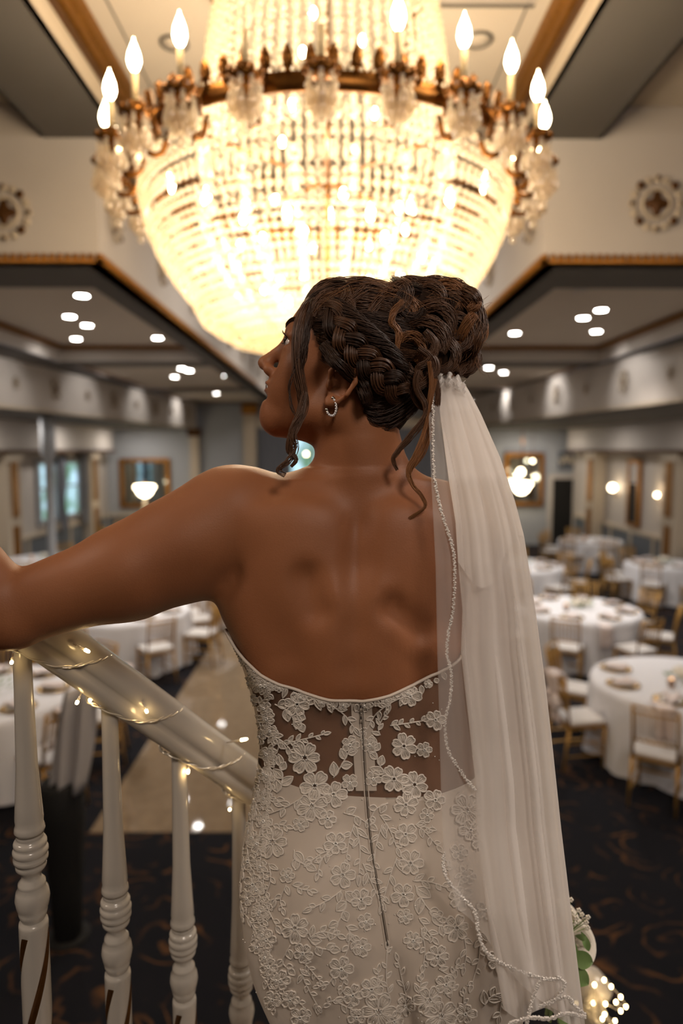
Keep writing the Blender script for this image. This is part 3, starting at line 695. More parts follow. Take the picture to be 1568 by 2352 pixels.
# remove caps of the lathe (open ring)
bmm = bmesh.new(); bmm.from_mesh(o.data); bmesh.ops.delete(bmm, geom=[f for f in bmm.faces if len(f.verts) > 10], context='FACES'); bmm.to_mesh(o.data); bmm.free()
def leaf_mesh():
    m = MB(); q = []
    for t in np.linspace(0, 1, 9): q.append((0.036*math.sin(PI*min(1, t*1.02))**0.7*(1-0.35*t), 0.13*t))
    pts = [(x, 0, z) for x, z in q]+[(-x, 0, z) for x, z in q[::-1]]
    k = len(pts); m.add([(x, -0.012*math.sin(PI*max(0,z)/0.13), z) for x, _, z in pts]+[(0, -0.03, 0.06)], [(i, (i+1) % k, k) for i in range(k)])
    m.add([(x, 0.01, z) for x, _, z in pts]+[(0, 0.02, 0.06)], [((i+1) % k, i, k) for i in range(k)])
    for zz in (0.03, 0.06, 0.09): m.sph((0,-0.02,zz), 0.014, 6, 4)
    m.sph((0,-0.0,0.0), 0.018, 6, 4); m.tube([(0,0,-0.02),(0,0,0.02)], 0.01, 5)
    m.tube([(-0.05,0,-0.005),(-0.03,-0.005,0.025),(0,0,0.0),(0.03,-0.005,0.025),(0.05,0,-0.005)], 0.008, 5)
    return m
l0 = None
NL = 72
for k in range(NL):
    a = 2*PI*(k+0.5)/NL; loc = ((CR+0.03)*math.cos(a), (CR+0.03)*math.sin(a), 0.04)
    if l0 is None: l0 = leaf_mesh().build('crown_leaf', M['brass'], ch, True); c = l0
    else: c = l0.copy(); COL.objects.link(c)
    c.parent = ch; c.location = loc; c.rotation_euler = (0.12, 0, a+PI/2); c.scale = (0.74,)*3
# bowl bead strings: profile below the ring
H = 1.0
def bowl(s):       # s 0..1 along string -> (r, z)
    if s < 0.68:
        q = s/0.68; return (CR-0.02 - 0.02*q - 0.26*q**2.2, -0.06-0.62*q)
    q = (s-0.68)/0.32; a = q*PI/2
    r0, z0 = CR-0.30, -0.68
    return (r0*math.cos(a)**0.85 if q < 1 else 0.0, z0-0.23*math.sin(a)**1.0)
def strand(fn, n0, n1, rad, sq=1.0, spacer=False):
    # beads evenly by arc length
    ss = np.linspace(0, 1, 200); P = np.array([fn(s) for s in ss]); d = np.r_[0, np.cumsum(np.hypot(*(P[1:]-P[:-1]).T))]
    L_ = d[-1]; m = MB(); x = rad; i = 0
    while x < L_:
        s = float(np.interp(x, d, ss)); r, z = fn(s)
        rr_ = rad*(1.0 if i % 2 == 0 else 0.8)*max(0.35, min(1.0, r/0.45))
        if i % 9 == 4: m.sph((r, 0, z), rr_*0.8, 6, 4, (1,1,2.0)); x += rr_*3.3
        else: m.sph((r, 0, z), rr_, 6, 4, (1,1,0.95)); x += rr_*2.35
        i += 1
    return m
s0 = None
NS = 128
rest = MB(); base_ = strand(bowl, 0, 0, 0.0195)
for k in range(NS):
    a = -PI/2 + (1 if k % 2 else -1)*2*PI*((k+1)//2)/NS       # front ones first
    if k < 100:
        if s0 is None: s0 = base_.build('bowl_bead_strand', M['crystal'], ch, True); c = s0
        else: c = s0.copy(); COL.objects.link(c)
        c.parent = ch; c.rotation_euler = (0, 0, a)
    else:
        ca, sa = math.cos(a), math.sin(a); rest.add([(x*ca-y*sa, x*sa+y*ca, z) for x, y, z in base_.v], base_.f)
o = rest.build('rear_bead_strands', M['crystal'], ch, True); o['kind'] = 'stuff'
# inner tier of strands, hung from an inner hoop
def inner(s): 
    r, z = bowl(s); return (r*0.70, z*0.86-0.03)
s1 = None
for k in range(16):
    a = 2*PI*(k+0.5)/16
    if s1 is None: s1 = strand(inner, 0, 0, 0.020).build('inner_bead_strand', M['crystal'], ch, True); c = s1
    else: c = s1.copy(); COL.objects.link(c)
    c.parent = ch; c.rotation_euler = (0, 0, a)
# hoops and frame rods
m = MB()
for s in (0.34, 0.68):
    r, z = bowl(s); r -= 0.03
    m.tube([Vector((r*math.cos(a), r*math.sin(a), z)) for a in np.linspace(0, 2*PI, 49)], 0.005, 5, False)
for k in range(12):
    a = 2*PI*k/12; m.tube([Vector(((bowl(s)[0]-0.03)*math.cos(a), (bowl(s)[0]-0.03)*math.sin(a), bowl(s)[1])) for s in np.linspace(0, 1, 16)], 0.007, 5)
m.tube([(0,0,-0.98),(0,0,Z3+0.22-CZ)], 0.02, 8)
for k in range(8):
    a = 2*PI*k/8; m.tube([(0,0,0.0),(CR*math.cos(a),CR*math.sin(a),0)], 0.01, 5)
m.build('brass_frame', M['brass'], ch, True)
# upper crown strings sweeping up to the ceiling
def crown(s):
    return (0.68 - 0.12*s - 0.26*s**5, 0.02+1.30*s)
c0 = None
for k in range(64):
    a = 2*PI*k/64
    if c0 is None: c0 = strand(crown, 0, 0, 0.019).build('crown_bead_strand', M['crystal'], ch, True); c = c0
    else: c = c0.copy(); COL.objects.link(c)
    c.parent = ch; c.rotation_euler = (0, 0, a)
m = MB(); m.lathe([(0.30,1.32),(0.32,1.36),(0.28,1.40),(0.10,Z3+0.22-CZ)], 30); m.build('ceiling_canopy', M['brass'], ch, True)
# inner bulbs that light the beads
nb = 0; ib = None
for (r, z, n) in ((0.45,-0.22,8),(0.52,-0.42,8),(0.34,-0.58,6),(0.30,0.28,4),(0.2,0.75,3)):
    for k in range(n):
        a = 2*PI*(k+0.5*(nb%2))/n+0.2; p = Vector((r*math.cos(a), r*math.sin(a), z))
        if ib is None: ib = MB().sph((0,0,0), 0.018, 8, 6, (1,1,1.6)).build('inner_bulb', M['bulb'], ch, True); c = ib
        else: c = ib.copy(); COL.objects.link(c)
        c.parent = ch; c.location = p
        lamp('chandelier_bulb', 'POINT', Vector((CHX,CHY,CZ))+p, 10, (1.0, 0.84, 0.63), 0.06)
    nb += 1
# candle arms around the ring
def drop_mesh(n=7, rad=0.055):
    m = MB()
    for k in range(n):
        a = 2*PI*k/n; x, y = rad*math.cos(a), rad*math.sin(a)
        m.sph((x*0.9, y*0.9, -0.01), 0.011, 6, 4); m.sph((x, y, -0.035), 0.014, 6, 4)
        m.lathe([(0.003,-0.045),(0.014,-0.065),(0.022,-0.10),(0.015,-0.125),(0.002,-0.135)], 6, (x, y, 0))
    for k in range(5):
        a = 2*PI*k/5; x, y = rad*0.5*math.cos(a), rad*0.5*math.sin(a)
        m.lathe([(0.003,-0.06),(0.014,-0.09),(0.022,-0.13),(0.014,-0.155),(0.002,-0.165)], 6, (x, y, 0))
    m.sph((0,0,-0.19), 0.02, 8, 6)
    return m
NC = 24
a0 = math.radians(-90)
c0 = None
for k in range(NC):
    a = a0+2*PI*k/NC
    near = math.sin(a) < -0.9
    if c0 is None:
        c0 = bpy.data.objects.new('candle_arm', None)
        m = MB(); m.tube(smooth_path([(-0.16,0,-0.02),(-0.12,0,-0.12),(-0.05,0,-0.13),(-0.01,0,-0.05),(0,0,0.02)], 14), [0.014]*14, 6)
        for q in (0.02, -0.02): m.tube(smooth_path([(-0.15,q,0.02),(-0.10,q*2,0.05),(-0.06,q*2,0.0),(-0.1,q,-0.05)], 10), 0.009, 5)
        m.lathe([(0.02,-0.02),(0.058,-0.005),(0.066,0.012),(0.045,0.012),(0.03,0.02),(0.032,0.05),(0.01,0.055)], 14)
        for j in range(8):
            b = 2*PI*j/8; m.sph((0.062*math.cos(b), 0.062*math.sin(b), 0.016), 0.014, 6, 4, (1,1,1.4))
        arm = m.build('candle_arm', M['brass'], ch, True)
        dr = drop_mesh().build('crystal_drops', M['drop'], arm, True)
        sl = MB().lathe([(0.0135,0.05),(0.0135,0.17),(0.010,0.175)], 12).build('candle_sleeve', M['flue'], arm, True)
        bl = MB().lathe([(0.008,0.175),(0.021,0.195),(0.028,0.22),(0.024,0.25),(0.011,0.285),(0.004,0.30),(0.001,0.315)], 12).build('flame_bulb', M['bulb'], arm, True)
        ak = [dr, sl, bl]; c = arm; c0 = arm; a0bulb = bl
    else:
        c = arm.copy(); COL.objects.link(c)
        for q in ak:
            if q is bl and k == 23: continue
            d = q.copy(); COL.objects.link(d); d.parent = c
    c.parent = ch; rr_ = CR+0.13
    c.location = (rr_*math.cos(a), rr_*math.sin(a), -0.03); c.rotation_euler = (0, 0, a)
a0bulb.parent = None; bpy.data.objects.remove(a0bulb)    # the nearest candle has no bulb
for k in range(6):
    a = 2*PI*k/6; lamp('candle_light', 'POINT', (CHX+1.2*math.cos(a), CHY+1.2*math.sin(a), CZ+0.3), 11, (1.0, 0.72, 0.42), 0.08)
# ================================================================ stair rail with turned balusters and a string of lights
BX = [(-0.455, 0.965), (-0.361, 1.050), (-0.272, 1.130), (-0.183, 1.210), (-0.094, 1.29), (-0.005, 1.37), (0.085, 1.45), (0.175, 1.53)]
# anchor: ball heights and rail top from the photo
def ballz(i):
    py = [1952, 2085, 2158, 2240]
    if i < 4: return W(784, py[i], BX[i][1]).z
    return ballz(3) - (ballz(0)-ballz(3))/3*(i-3)
slope = (W(547, 1860, BX[3][1]).z - W(35, 1500, BX[0][1]).z)
dB = math.dist(BX[0], BX[3])
RTOP = W(160, 1475, 1.0).z
sl = slope/dB
bz0, bz3 = ballz(0), ballz(3)
sl = (bz3-bz0)/dB
def railz(s): return W(205, 1585, BX[1][1]).z + sl*(s-dB/3)     # underside of rail at distance s along
prof = []
def baluster_mesh(h_top, h_bot):
    # z = 0 at centre of ribbed ball
    R = 0.0235
    pr = [(0.0125, h_top), (0.0130, h_top*0.75), (0.0150, h_top*0.4), (0.0185, 0.075), (0.0200, 0.052), (0.0190, 0.044), (0.0205, 0.040), (0.0215, 0.034), (0.0200, 0.0290)]
    for k in range(5):
        z = 0.026-0.0115*k; e = math.sqrt(max(0.05, 1-(z/0.040)**2))*R*1.06
        pr += [(e*0.93, z+0.004), (e, z+0.001), (e, z-0.003), (e*0.94, z-0.006)]
    pr += [(0.0155,-0.031),(0.0135,-0.037),(0.0150,-0.042),(0.0190,-0.047),(0.0195,-0.0515),(0.0188,-0.0535),(0.0225,-0.060),(0.0245,-0.072),(0.0225,-0.085),(0.0200,-0.091),(0.0205,-0.0925),(0.0190,-0.100),(0.0165,-0.105),(0.0160,-0.107),
           (0.0200,-0.109),(0.0208,-0.114)]
    n0 = len(pr)
    pr += [(0.0208, z) for z in np.linspace(-0.12, h_bot+0.05, 60)] + [(0.0225, h_bot+0.045), (0.0225, h_bot)]
    m = MB(); N = 48; vs = []; fs = []; ms = []
    for j, (r, z) in enumerate(pr):
        for i in range(N):
            tws = (z+0.12)*14.0 if z < -0.115 else 0.0; a = 2*PI*i/N+tws; rr_ = r
            if n0 <= j < n0+60:
                c = math.cos(3*2*PI*i/N); g = max(0.0, (c-0.80)/0.20)   # three spiral grooves
                edge = min(1, (j-n0)/4)
                rr_ -= 0.0042*min(1, g*1.6)*edge
            vs.append((rr_*math.cos(a), rr_*math.sin(a), z))
    for j in range(len(pr)-1):
        for i in range(N):
            i2 = (i+1) % N; fs.append((j*N+i, (j+1)*N+i, (j+1)*N+i2, j*N+i2))
            z = (pr[j][1]+pr[j+1][1])/2; a = 2*PI*(i+0.5)/N
            ms.append(1 if (n0 < j < n0+59 and math.cos(3*a) > 0.80) else 0)
    m.v = vs; m.f = [f[::-1] for f in fs]; m.m = ms
    return m
_pa, _pb = W(128, 1490, 1.008), W(575, 1803, 1.235)
_d = Vector((BX[3][0]-BX[0][0], BX[3][1]-BX[0][1], 0)).normalized(); _o = Vector((BX[0][0], BX[0][1], 0))
sa_, sb_ = (Vector((_pa.x, _pa.y, 0))-_o).dot(_d), (Vector((_pb.x, _pb.y, 0))-_o).dot(_d)
sl = (_pb.z-_pa.z)/(sb_-sa_); RZ0 = _pa.z-sl*sa_-0.004
ordw = ['first from the left, nearest','second from the left','third from the left','fourth from the left, touching the gown','fifth, hidden behind the gown','sixth, hidden behind the gown','seventh, hidden behind the gown','eighth, hidden behind the gown']
for i, (x, y) in enumerate(BX):
    s_i = math.dist(BX[0], (x, y))
    o = baluster_mesh(RZ0+sl*s_i-0.012-ballz(i), -0.50).build('baluster', [M['rail'], M['groove']], smooth=True)
    o.location = (x, y, ballz(i)); o.rotation_euler = (0, 0, 0.35)
    tag(o, 'white turned baluster with gilt spiral grooves, %s' % ordw[i], 'baluster', 'stair balusters')
# handrail: profile swept along the slope, then a level piece to the left
def rail_section():
    pts = []
    for a in np.linspace(-10, 190, 15): pts.append((0.034*math.cos(math.radians(a)), 0.012+0.034*math.sin(math.radians(a))))
    pts += [(-0.030,0.001),(-0.026,-0.003),(-0.030,-0.009),(-0.028,-0.019),(-0.020,-0.028),(0.020,-0.028),(0.028,-0.019),(0.030,-0.009),(0.026,-0.003),(0.030,0.001)]
    return pts
RS = rail_section()
dirx = (Vector((BX[3][0]-BX[0][0], BX[3][1]-BX[0][1], 0))).normalized(); sidex = Vector((dirx.y, -dirx.x, 0))
def railpt(s, off=0.0, up=0.0):
    b = Vector((BX[0][0], BX[0][1], 0))+dirx*s
    return Vector((b.x, b.y, RZ0+sl*s))+sidex*off+Vector((0,0,up))
# rail centre height from the photo: mid-rail pixel at the third baluster
pass
stations = []
tdir = (dirx+Vector((0,0,sl))).normalized(); nrm = sidex.cross(tdir).normalized()
if nrm.z < 0: nrm = -nrm
for s in np.linspace(-0.62, 1.5, 30): stations.append((railpt(s), sidex, nrm))
st = stations
rows = [[p+a*x+b*z for x, z in RS] for p, a, b in st]
m = MB(); m.grid(rows, True); m.f.append(tuple(range(len(RS)))[::-1]); m.m.append(0); k = len(rows)-1; m.f.append(tuple(k*len(RS)+i for i in range(len(RS)))); m.m.append(0)
o = m.build('handrail', M['rail'], smooth=True)
bmm = bmesh.new(); bmm.from_mesh(o.data); bmesh.ops.recalc_face_normals(bmm, faces=bmm.faces); bmm.to_mesh(o.data); bmm.free()
tag(o, 'glossy white moulded handrail sloping down behind the gown', 'handrail')
# stringer under the balusters
rows = []
for s in (-0.05, 1.5):
    p = railpt(s) + Vector((0,0,-0.86)); rows.append([p+sidex*a+Vector((0,0,b)) for a, b in ((-0.03,0),(0.03,0),(0.03,-0.4),(-0.03,-0.4))])
m = MB(); m.grid(rows, True); m.f += [(0,1,2,3)[::-1],(4,5,6,7)]; m.m += [0,0]; struct(m.build('trim_16', M['rail']), 'white stair stringer under the balusters', 'stringer')
# string lights: twisted clear wire wrapped round the rail, LED tips
wirem = mat('clear_wire', srgb(225, 218, 205), 0.2, 0.5)
ts = thing('string_lights', 'warm white fairy lights on clear twisted wire wound round the handrail', 'fairy lights', tuple(railpt(0.0)))
base = railpt(0.0)
def around(s, ang, r=0.038):
    # ang 0 = camera side, 90 = top, 180 = far side, 270 = underneath
    p = railpt(s); a = math.radians(ang)
    return p + sidex*((r+0.003)*0.95*math.cos(a)) + nrm*(0.005+(r+0.004)*1.0*math.sin(a))
ctrl = []
for w in range(5):
    s0_ = -0.02+dB/3*w
    for ang, ds in ((-75, 0.0), (-35, 0.05), (20, 0.080), (70, 0.10), (120, 0.108), (180, 0.112), (240, 0.118)):
        ctrl.append(around(s0_+ds+0.02, ang, 0.034 if -50 < ang < 120 else 0.034))
path = smooth_path(ctrl, 420)
m = MB()
for ph in (0, PI):
    q = []
    for i, p in enumerate(path):
        a = i*0.75+ph; q.append(p-base+sidex*(0.0018*math.cos(a))+nrm*(0.0018*math.sin(a)))
    m.tube(q, 0.0015, 5)
m.build('twisted_wire', wirem, ts, True)
led_ctrl = [((30, 1500, 0.935), (26, 1526, 0.93)), ((168, 1478, 0.975), (206, 1498, 0.972)), ((186, 1592, 1.01), (175, 1618, 1.0)), ((328, 1612, 1.05), (338, 1638, 1.045)),
            ((436, 1745, 1.13), (431, 1778, 1.12)), ((520, 1706, 1.155), (568, 1697, 1.14)), ((534, 1848, 1.18), (526, 1862, 1.17)), ((205,1590,1.03),(207,1612,1.02))]
cap = mat('led_lens', srgb(255, 225, 160), 0.15)
for (a, b) in led_ctrl:
    A = W(*a)-base; B = W(*b)-base
    t_ = MB(); t_.tube([A, A*0.3+B*0.7], [0.0012, 0.0022], 6)
    tw = t_.build('socket', wirem, ts, True)
    MB().tube([A*0.3+B*0.7, B*0.9+A*0.1, B], [0.0026, 0.0027, 0.0016], 8).build('led_bulb', M['led'], ts, True)
    lamp('fairy_light', 'POINT', B+base+Vector((0,-0.004,0)), 0.018, (1.0, 0.66, 0.28), 0.004)
# ================================================================ the bride: one continuous skin surface (distance field -> surface net)
# world axes; z measured absolutely
def axis(lo, hi, fine, coarse, f0, f1):
    a = [lo]
    while a[-1] < hi:
        x = a[-1]; st = fine if f0 <= x <= f1 else coarse
        if x < f0 and x+coarse > f0: st = max(fine, min(coarse, f0-x+1e-4))
        a.append(x+st)
    return np.array(a, dtype=np.float32)
HC = W(788, 890, 1.0)                                     # ear canal level, head centre plane
gx = axis(-0.86, 0.36, 0.0024, 0.006, HC.x-0.15, HC.x+0.12)
gy = axis(0.66, 1.20, 0.0030, 0.006, 0.84, 1.12)
gz = axis(E-1.02, E+0.30, 0.0024, 0.006, HC.z-0.13, HC.z+0.19)
FLD = np.full((len(gx), len(gy), len(gz)), 0.05, dtype=np.float32)
def region(lo, hi, pad):
    i0, i1 = np.searchsorted(gx, [lo[0]-pad, hi[0]+pad]); j0, j1 = np.searchsorted(gy, [lo[1]-pad, hi[1]+pad]); k0, k1 = np.searchsorted(gz, [lo[2]-pad, hi[2]+pad])
    sl_ = (slice(i0, i1), slice(j0, j1), slice(k0, k1))
    return sl_, gx[i0:i1, None, None], gy[None, j0:j1, None], gz[None, None, k0:k1]
def smin(a, b, k):
    h = np.clip(0.5+0.5*(b-a)/k, 0, 1); return b*(1-h)+a*h-k*h*(1-h)
def put(sl_, d, k, sub=False):
    if sub: FLD[sl_] = -smin(-FLD[sl_], d, k)
    else: FLD[sl_] = smin(FLD[sl_], d, k)
def ell(c, rad, R=None, k=0.02, sub=False):
    rm = max(rad)
    sl_, X, Y, Z = region([c[0]-rm, c[1]-rm, c[2]-rm], [c[0]+rm, c[1]+rm, c[2]+rm], 0.05)
    dx, dy, dz = X-c[0], Y-c[1], Z-c[2]
    if R is None: u, v, w = dx, dy, dz
    else: u = dx*R[0][0]+dy*R[0][1]+dz*R[0][2]; v = dx*R[1][0]+dy*R[1][1]+dz*R[1][2]; w = dx*R[2][0]+dy*R[2][1]+dz*R[2][2]
    q = np.sqrt((u/rad[0])**2+(v/rad[1])**2+(w/rad[2])**2); g = np.sqrt((u/rad[0]**2)**2+(v/rad[1]**2)**2+(w/rad[2]**2)**2)+1e-6
    d = q*(q-1)/g
    if sub: d = -(-d)
    put(sl_, d.astype(np.float32), k, sub)
def cone(a, b, ra, rb, k=0.02, sub=False, flat=None):
    a = np.array(a, float); b = np.array(b, float); rm = max(ra, rb)
    sl_, X, Y, Z = region(np.minimum(a, b)-rm, np.maximum(a, b)+rm, 0.05)
    ab = b-a; L2 = (ab**2).sum()
    t = np.clip(((X-a[0])*ab[0]+(Y-a[1])*ab[1]+(Z-a[2])*ab[2])/L2, 0, 1)
    ex, ey, ez = X-(a[0]+t*ab[0]), Y-(a[1]+t*ab[1]), Z-(a[2]+t*ab[2])
    if flat is not None: ey = ey/flat
    d = np.sqrt(ex**2+ey**2+ez**2)-(ra+(rb-ra)*t)
    put(sl_, d.astype(np.float32), k, sub)
# ---- torso sections: pixel row at Y=1.0, left px, right px, half depth, centre Y
SEC = [(1110,650,960,0.045,1.00),(1140,610,1005,0.062,1.0),(1175,570,1035,0.078,1.0),(1250,522,1068,0.095,1.0),(1340,506,1085,0.104,1.0),(1450,540,1082,0.104,0.995),(1550,576,1078,0.098,0.99),(1620,594,1080,0.094,0.99),
       (1700,606,1086,0.092,0.99),(1800,597,1105,0.098,0.985),(1900,577,1140,0.112,0.975),(2000,569,1168,0.126,0.97),(2100,574,1180,0.130,0.97),(2200,594,1182,0.124,0.975),(2352,650,1180,0.112,0.99),(2600,700,1180,0.105,1.0)]
def _sec(v):
    py, l, r, b, yc = v; a = W(l, py, 1.0); c = W(r, py, 1.0)
    return (a.z, (a.x+c.x)/2, (c.x-a.x)/2, b, yc)
SEC3 = [_sec(v) for v in SEC][::-1]
sz = np.array([s[0] for s in SEC3])
from_z = lambda z, i: np.interp(z, sz, np.array([s[i] for s in SEC3]))
def smooth_tab(i):
    zz = np.linspace(sz[0], sz[-1], 400); v = from_z(zz, i); k = np.hanning(31); k /= k.sum()
    vp = np.r_[np.full(15, v[0]), v, np.full(15, v[-1])]; return zz, np.convolve(vp, k, 'valid')
TABZ = [smooth_tab(i) for i in (1,2,3,4)]
def sect(z): return [np.interp(z, t[0], t[1]) for t in TABZ]      # cx, a, b, cy
NX = 2.25
def torso_d(X, Y, Z):
    cx, a, b, cyy = sect(Z)
    sh = 1-0.10*np.clip(((E-0.55)-Z)/0.15, 0, 1); a = a*sh; b = b*sh
    u = (X-cx)/a; v = (Y-cyy)/b
    q = (np.abs(u)**NX+np.abs(v)**NX)**(1/NX)
    return (q-1)*np.minimum(a, b)*0.9
zl, zh = E-1.0, W(800, 1118, 1.0).z
sl_, X, Y, Z = region((-0.30, 0.82, zl), (0.34, 1.18, zh), 0.03)
d = torso_d(X, Y, Z); top = Z-zh; d = np.maximum(d, top*1.0)
put(sl_, d.astype(np.float32), 0.01)
P = lambda px, py, Y: tuple(W(px, py, Y))
# shoulders and trapezius
cone(P(560,1178,1.0), P(800,1160,1.0), 0.048, 0.05, 0.04)
cone(P(1030,1205,1.0), P(860,1160,1.0), 0.044, 0.05, 0.04)
cone(P(680,1160,0.98), P(800,1082,0.985), 0.022, 0.036, 0.04)
cone(P(975,1180,0.98), P(865,1082,0.985), 0.022, 0.038, 0.04)
# neck (carries the head, leaning slightly to the left of the photo)
cone(P(828,1160,1.0), P(828,985,0.995), 0.060, 0.052, 0.035)
cone(P(815,1000,0.985), P(805,930,0.985), 0.048, 0.052, 0.03)
# left arm: shoulder cap, upper arm, elbow on the rail, forearm up and out to the left
S_ = P(545,1185,0.985); EL = P(25,1402,0.905); WR = P(-270,1120,0.86)
ell(P(520,1176,0.985), (0.070,0.062,0.060), None, 0.035)
cone(S_, P(300,1312,0.945), 0.068, 0.062, 0.026)
cone(P(300,1312,0.945), EL, 0.063, 0.047, 0.03)
ell(P(430,1252,0.965), (0.080,0.064,0.066), None, 0.03)      # deltoid/triceps fullness
cone(EL, P(-80,1300,0.89), 0.046, 0.045, 0.009)
cone(P(-90,1305,0.89), WR, 0.045, 0.027, 0.02)
ell(P(405,1312,0.965), (0.060,0.050,0.040), None, 0.03)
ell(P(28,1430,0.905), (0.042,0.042,0.032), None, 0.02)
# hand resting, palm and five fingers
wr = Vector(WR); hd = Vector((-0.72, -0.12, 0.05)).normalized(); up_ = Vector((0,0,1)); sd = hd.cross(up_).normalized()
hc = wr+hd*0.055
cone(wr+hd*0.01+sd*0.012, wr+hd*0.085+sd*0.026, 0.018, 0.0145, 0.015); cone(wr+hd*0.01, wr+hd*0.09, 0.019, 0.0145, 0.015); cone(wr+hd*0.01-sd*0.012, wr+hd*0.083-sd*0.024, 0.018, 0.0135, 0.015)
for j, (o_, l_) in enumerate(((0.032,0.036),(0.012,0.042),(-0.009,0.039),(-0.028,0.031))):
    a_ = wr+hd*0.088+sd*o_; b_ = a_+(hd+Vector((0,0,-0.25))).normalized()*l_; c_ = b_+(hd*0.6+Vector((0,0,-0.8))).normalized()*l_*0.75; e_ = c_+Vector((0.1,0,-1)).normalized()*l_*0.55
    cone(a_, b_, 0.0098, 0.0088, 0.004); cone(b_, c_, 0.0088, 0.008, 0.004); cone(c_, e_, 0.008, 0.007, 0.004)
a_ = wr+hd*0.025+sd*0.03; b_ = a_+(hd*0.5+sd*0.8+Vector((0,0,-0.3))).normalized()*0.036; c_ = b_+(hd*0.8+sd*0.2+Vector((0,0,-0.5))).normalized()*0.03
cone(a_, b_, 0.0125, 0.0105, 0.006); cone(b_, c_, 0.0105, 0.0085, 0.004)
# right arm: hangs down behind the veil, forearm forward holding the bouquet
SR = P(1045,1225,1.0); ER = P(1120,1640,1.0); WRR = P(1205,2010,1.03)
ell(P(1050,1210,1.0), (0.056,0.056,0.052), None, 0.04)
cone(SR, ER, 0.050, 0.040, 0.03); cone(ER, WRR, 0.039, 0.026, 0.02)
wr = Vector(WRR); hd = (Vector(P(1262,2170,1.03))-wr).normalized(); sd = Vector((0,-1,0)).cross(hd).normalized()
cone(wr, wr+hd*0.075, 0.021, 0.022, 0.012); cone(wr+Vector((0,-0.014,0)), wr+hd*0.075+Vector((0,-0.018,0)), 0.016, 0.015, 0.01)
for j in range(4):
    a_ = wr+hd*(0.055+0.016*j)+Vector((0,-0.025,0)); b_ = a_+Vector((0.026,-0.020,-0.008)); c_ = b_+Vector((0.024,0.018,-0.006)); e_ = c_+Vector((0.002,0.022,-0.002))
    cone(a_, b_, 0.0092, 0.0085, 0.004); cone(b_, c_, 0.0085, 0.0078, 0.004); cone(c_, e_, 0.0078, 0.007, 0.004)
cone(wr+hd*0.02+Vector((0,0.01,0)), wr+hd*0.07+Vector((0.03,0.025,0)), 0.0115, 0.0095, 0.006)
# back modelling: spine furrow, shoulder blades, muscle rolls
sp = [(826,1190),(822,1260),(818,1330),(812,1400),(810,1480),(815,1600),(832,1760)]
def by(z): c = sect(z); return c[3]-c[2]
for i in range(len(sp)-1):
    a_, b_ = W(*sp[i], 1.0), W(*sp[i+1], 1.0)
    cone((a_.x, by(a_.z)-0.018, a_.z), (b_.x, by(b_.z)-0.018, b_.z), 0.012, 0.012, 0.035, sub=True)
def onback(px, py, inset):
    p = W(px, py, 0.92); cx, a, b, cyy = sect(p.z); u = abs((p.x-cx)/a); v = (max(0, 1-u**NX))**(1/NX)
    return (p.x, cyy-b*v+inset, p.z)
ell(onback(668,1290,0.016), (0.050,0.022,0.075), None, 0.045)       # shoulder blades
ell(onback(940,1300,0.016), (0.046,0.022,0.072), None, 0.045)
cone(onback(610,1215,0.022), onback(740,1200,0.024), 0.024, 0.018, 0.045)
cone(onback(1030,1230,0.022), onback(900,1205,0.024), 0.024, 0.018, 0.045)
cone(onback(765,1380,0.022), onback(775,1560,0.020), 0.022, 0.026, 0.04)
cone(onback(865,1380,0.022), onback(862,1560,0.020), 0.022, 0.026, 0.04)
cone(onback(560,1400,0.026), onback(640,1540,0.024), 0.028, 0.022, 0.04)
cone(onback(915,1420,0.010), onback(1010,1500,0.010), 0.014, 0.014, 0.03)   # soft fold at the right
cone(onback(900,1385,-0.012), onback(960,1440,-0.012), 0.009, 0.009, 0.028, sub=True)
cone(onback(725,1390,-0.014), onback(705,1320,-0.014), 0.009, 0.009, 0.03, sub=True)
# ---- head in its own frame (f forward, u up, l towards the camera)
TURN = math.radians(3); TILT = math.radians(18.5)
fdir = Vector((-math.cos(TILT)*math.cos(TURN), math.sin(TURN)*math.cos(TILT), math.sin(TILT)))
ldir = Vector((-math.sin(TURN), -math.cos(TURN), 0.0))
udir = fdir.cross(ldir); 
if udir.z < 0: udir = -udir
ldir = (ldir - fdir*ldir.dot(fdir)).normalized()
HS = 1.02
def Hh(f, u, l): return tuple(HC + (fdir*f + udir*u + ldir*l)*HS)
HR = [tuple(fdir), tuple(udir), tuple(ldir)]
def hell(f, u, l, rf, ru, rl, k=0.015, sub=False): ell(Hh(f,u,l), (rf*HS, ru*HS, rl*HS), HR, k, sub)
def hcone(a, b, ra, rb, k=0.01, sub=False): cone(Hh(*a), Hh(*b), ra*HS, rb*HS, k, sub)
hell(-0.008, 0.052, 0, 0.098, 0.082, 0.073, 0.02)
hell(0.040, 0.050, 0, 0.058, 0.072, 0.062, 0.02)
hell(0.045, 0.0, 0, 0.047, 0.075, 0.056, 0.025)
for s in (-1, 1):
    hcone((0.0,-0.038,s*0.052), (0.078,-0.070,s*0.010), 0.017, 0.015, 0.03)     # jaw line
    hcone((0.0,-0.005,s*0.058), (0.0,-0.040,s*0.052), 0.014, 0.016, 0.02)
    hell(0.060, 0.004, s*0.040, 0.026, 0.022, 0.020, 0.02)                       # cheekbone
    hell(0.068,-0.022, s*0.028, 0.022, 0.024, 0.020, 0.02)                       # cheek
    hcone((0.090,0.050,s*0.012), (0.080,0.052,s*0.040), 0.008, 0.007, 0.012)     # brow ridge
    hell(0.100, 0.033, s*0.030, 0.013, 0.010, 0.017, 0.010, True)                # eye socket
    hell(0.085, 0.0405, s*0.031, 0.010, 0.006, 0.016, 0.006)                     # upper lid
    hell(0.083, 0.024, s*0.031, 0.0095, 0.0045, 0.014, 0.006)                    # lower lid
    hell(0.106,-0.010, s*0.0125, 0.009, 0.0075, 0.0065, 0.006)                   # nostril wing
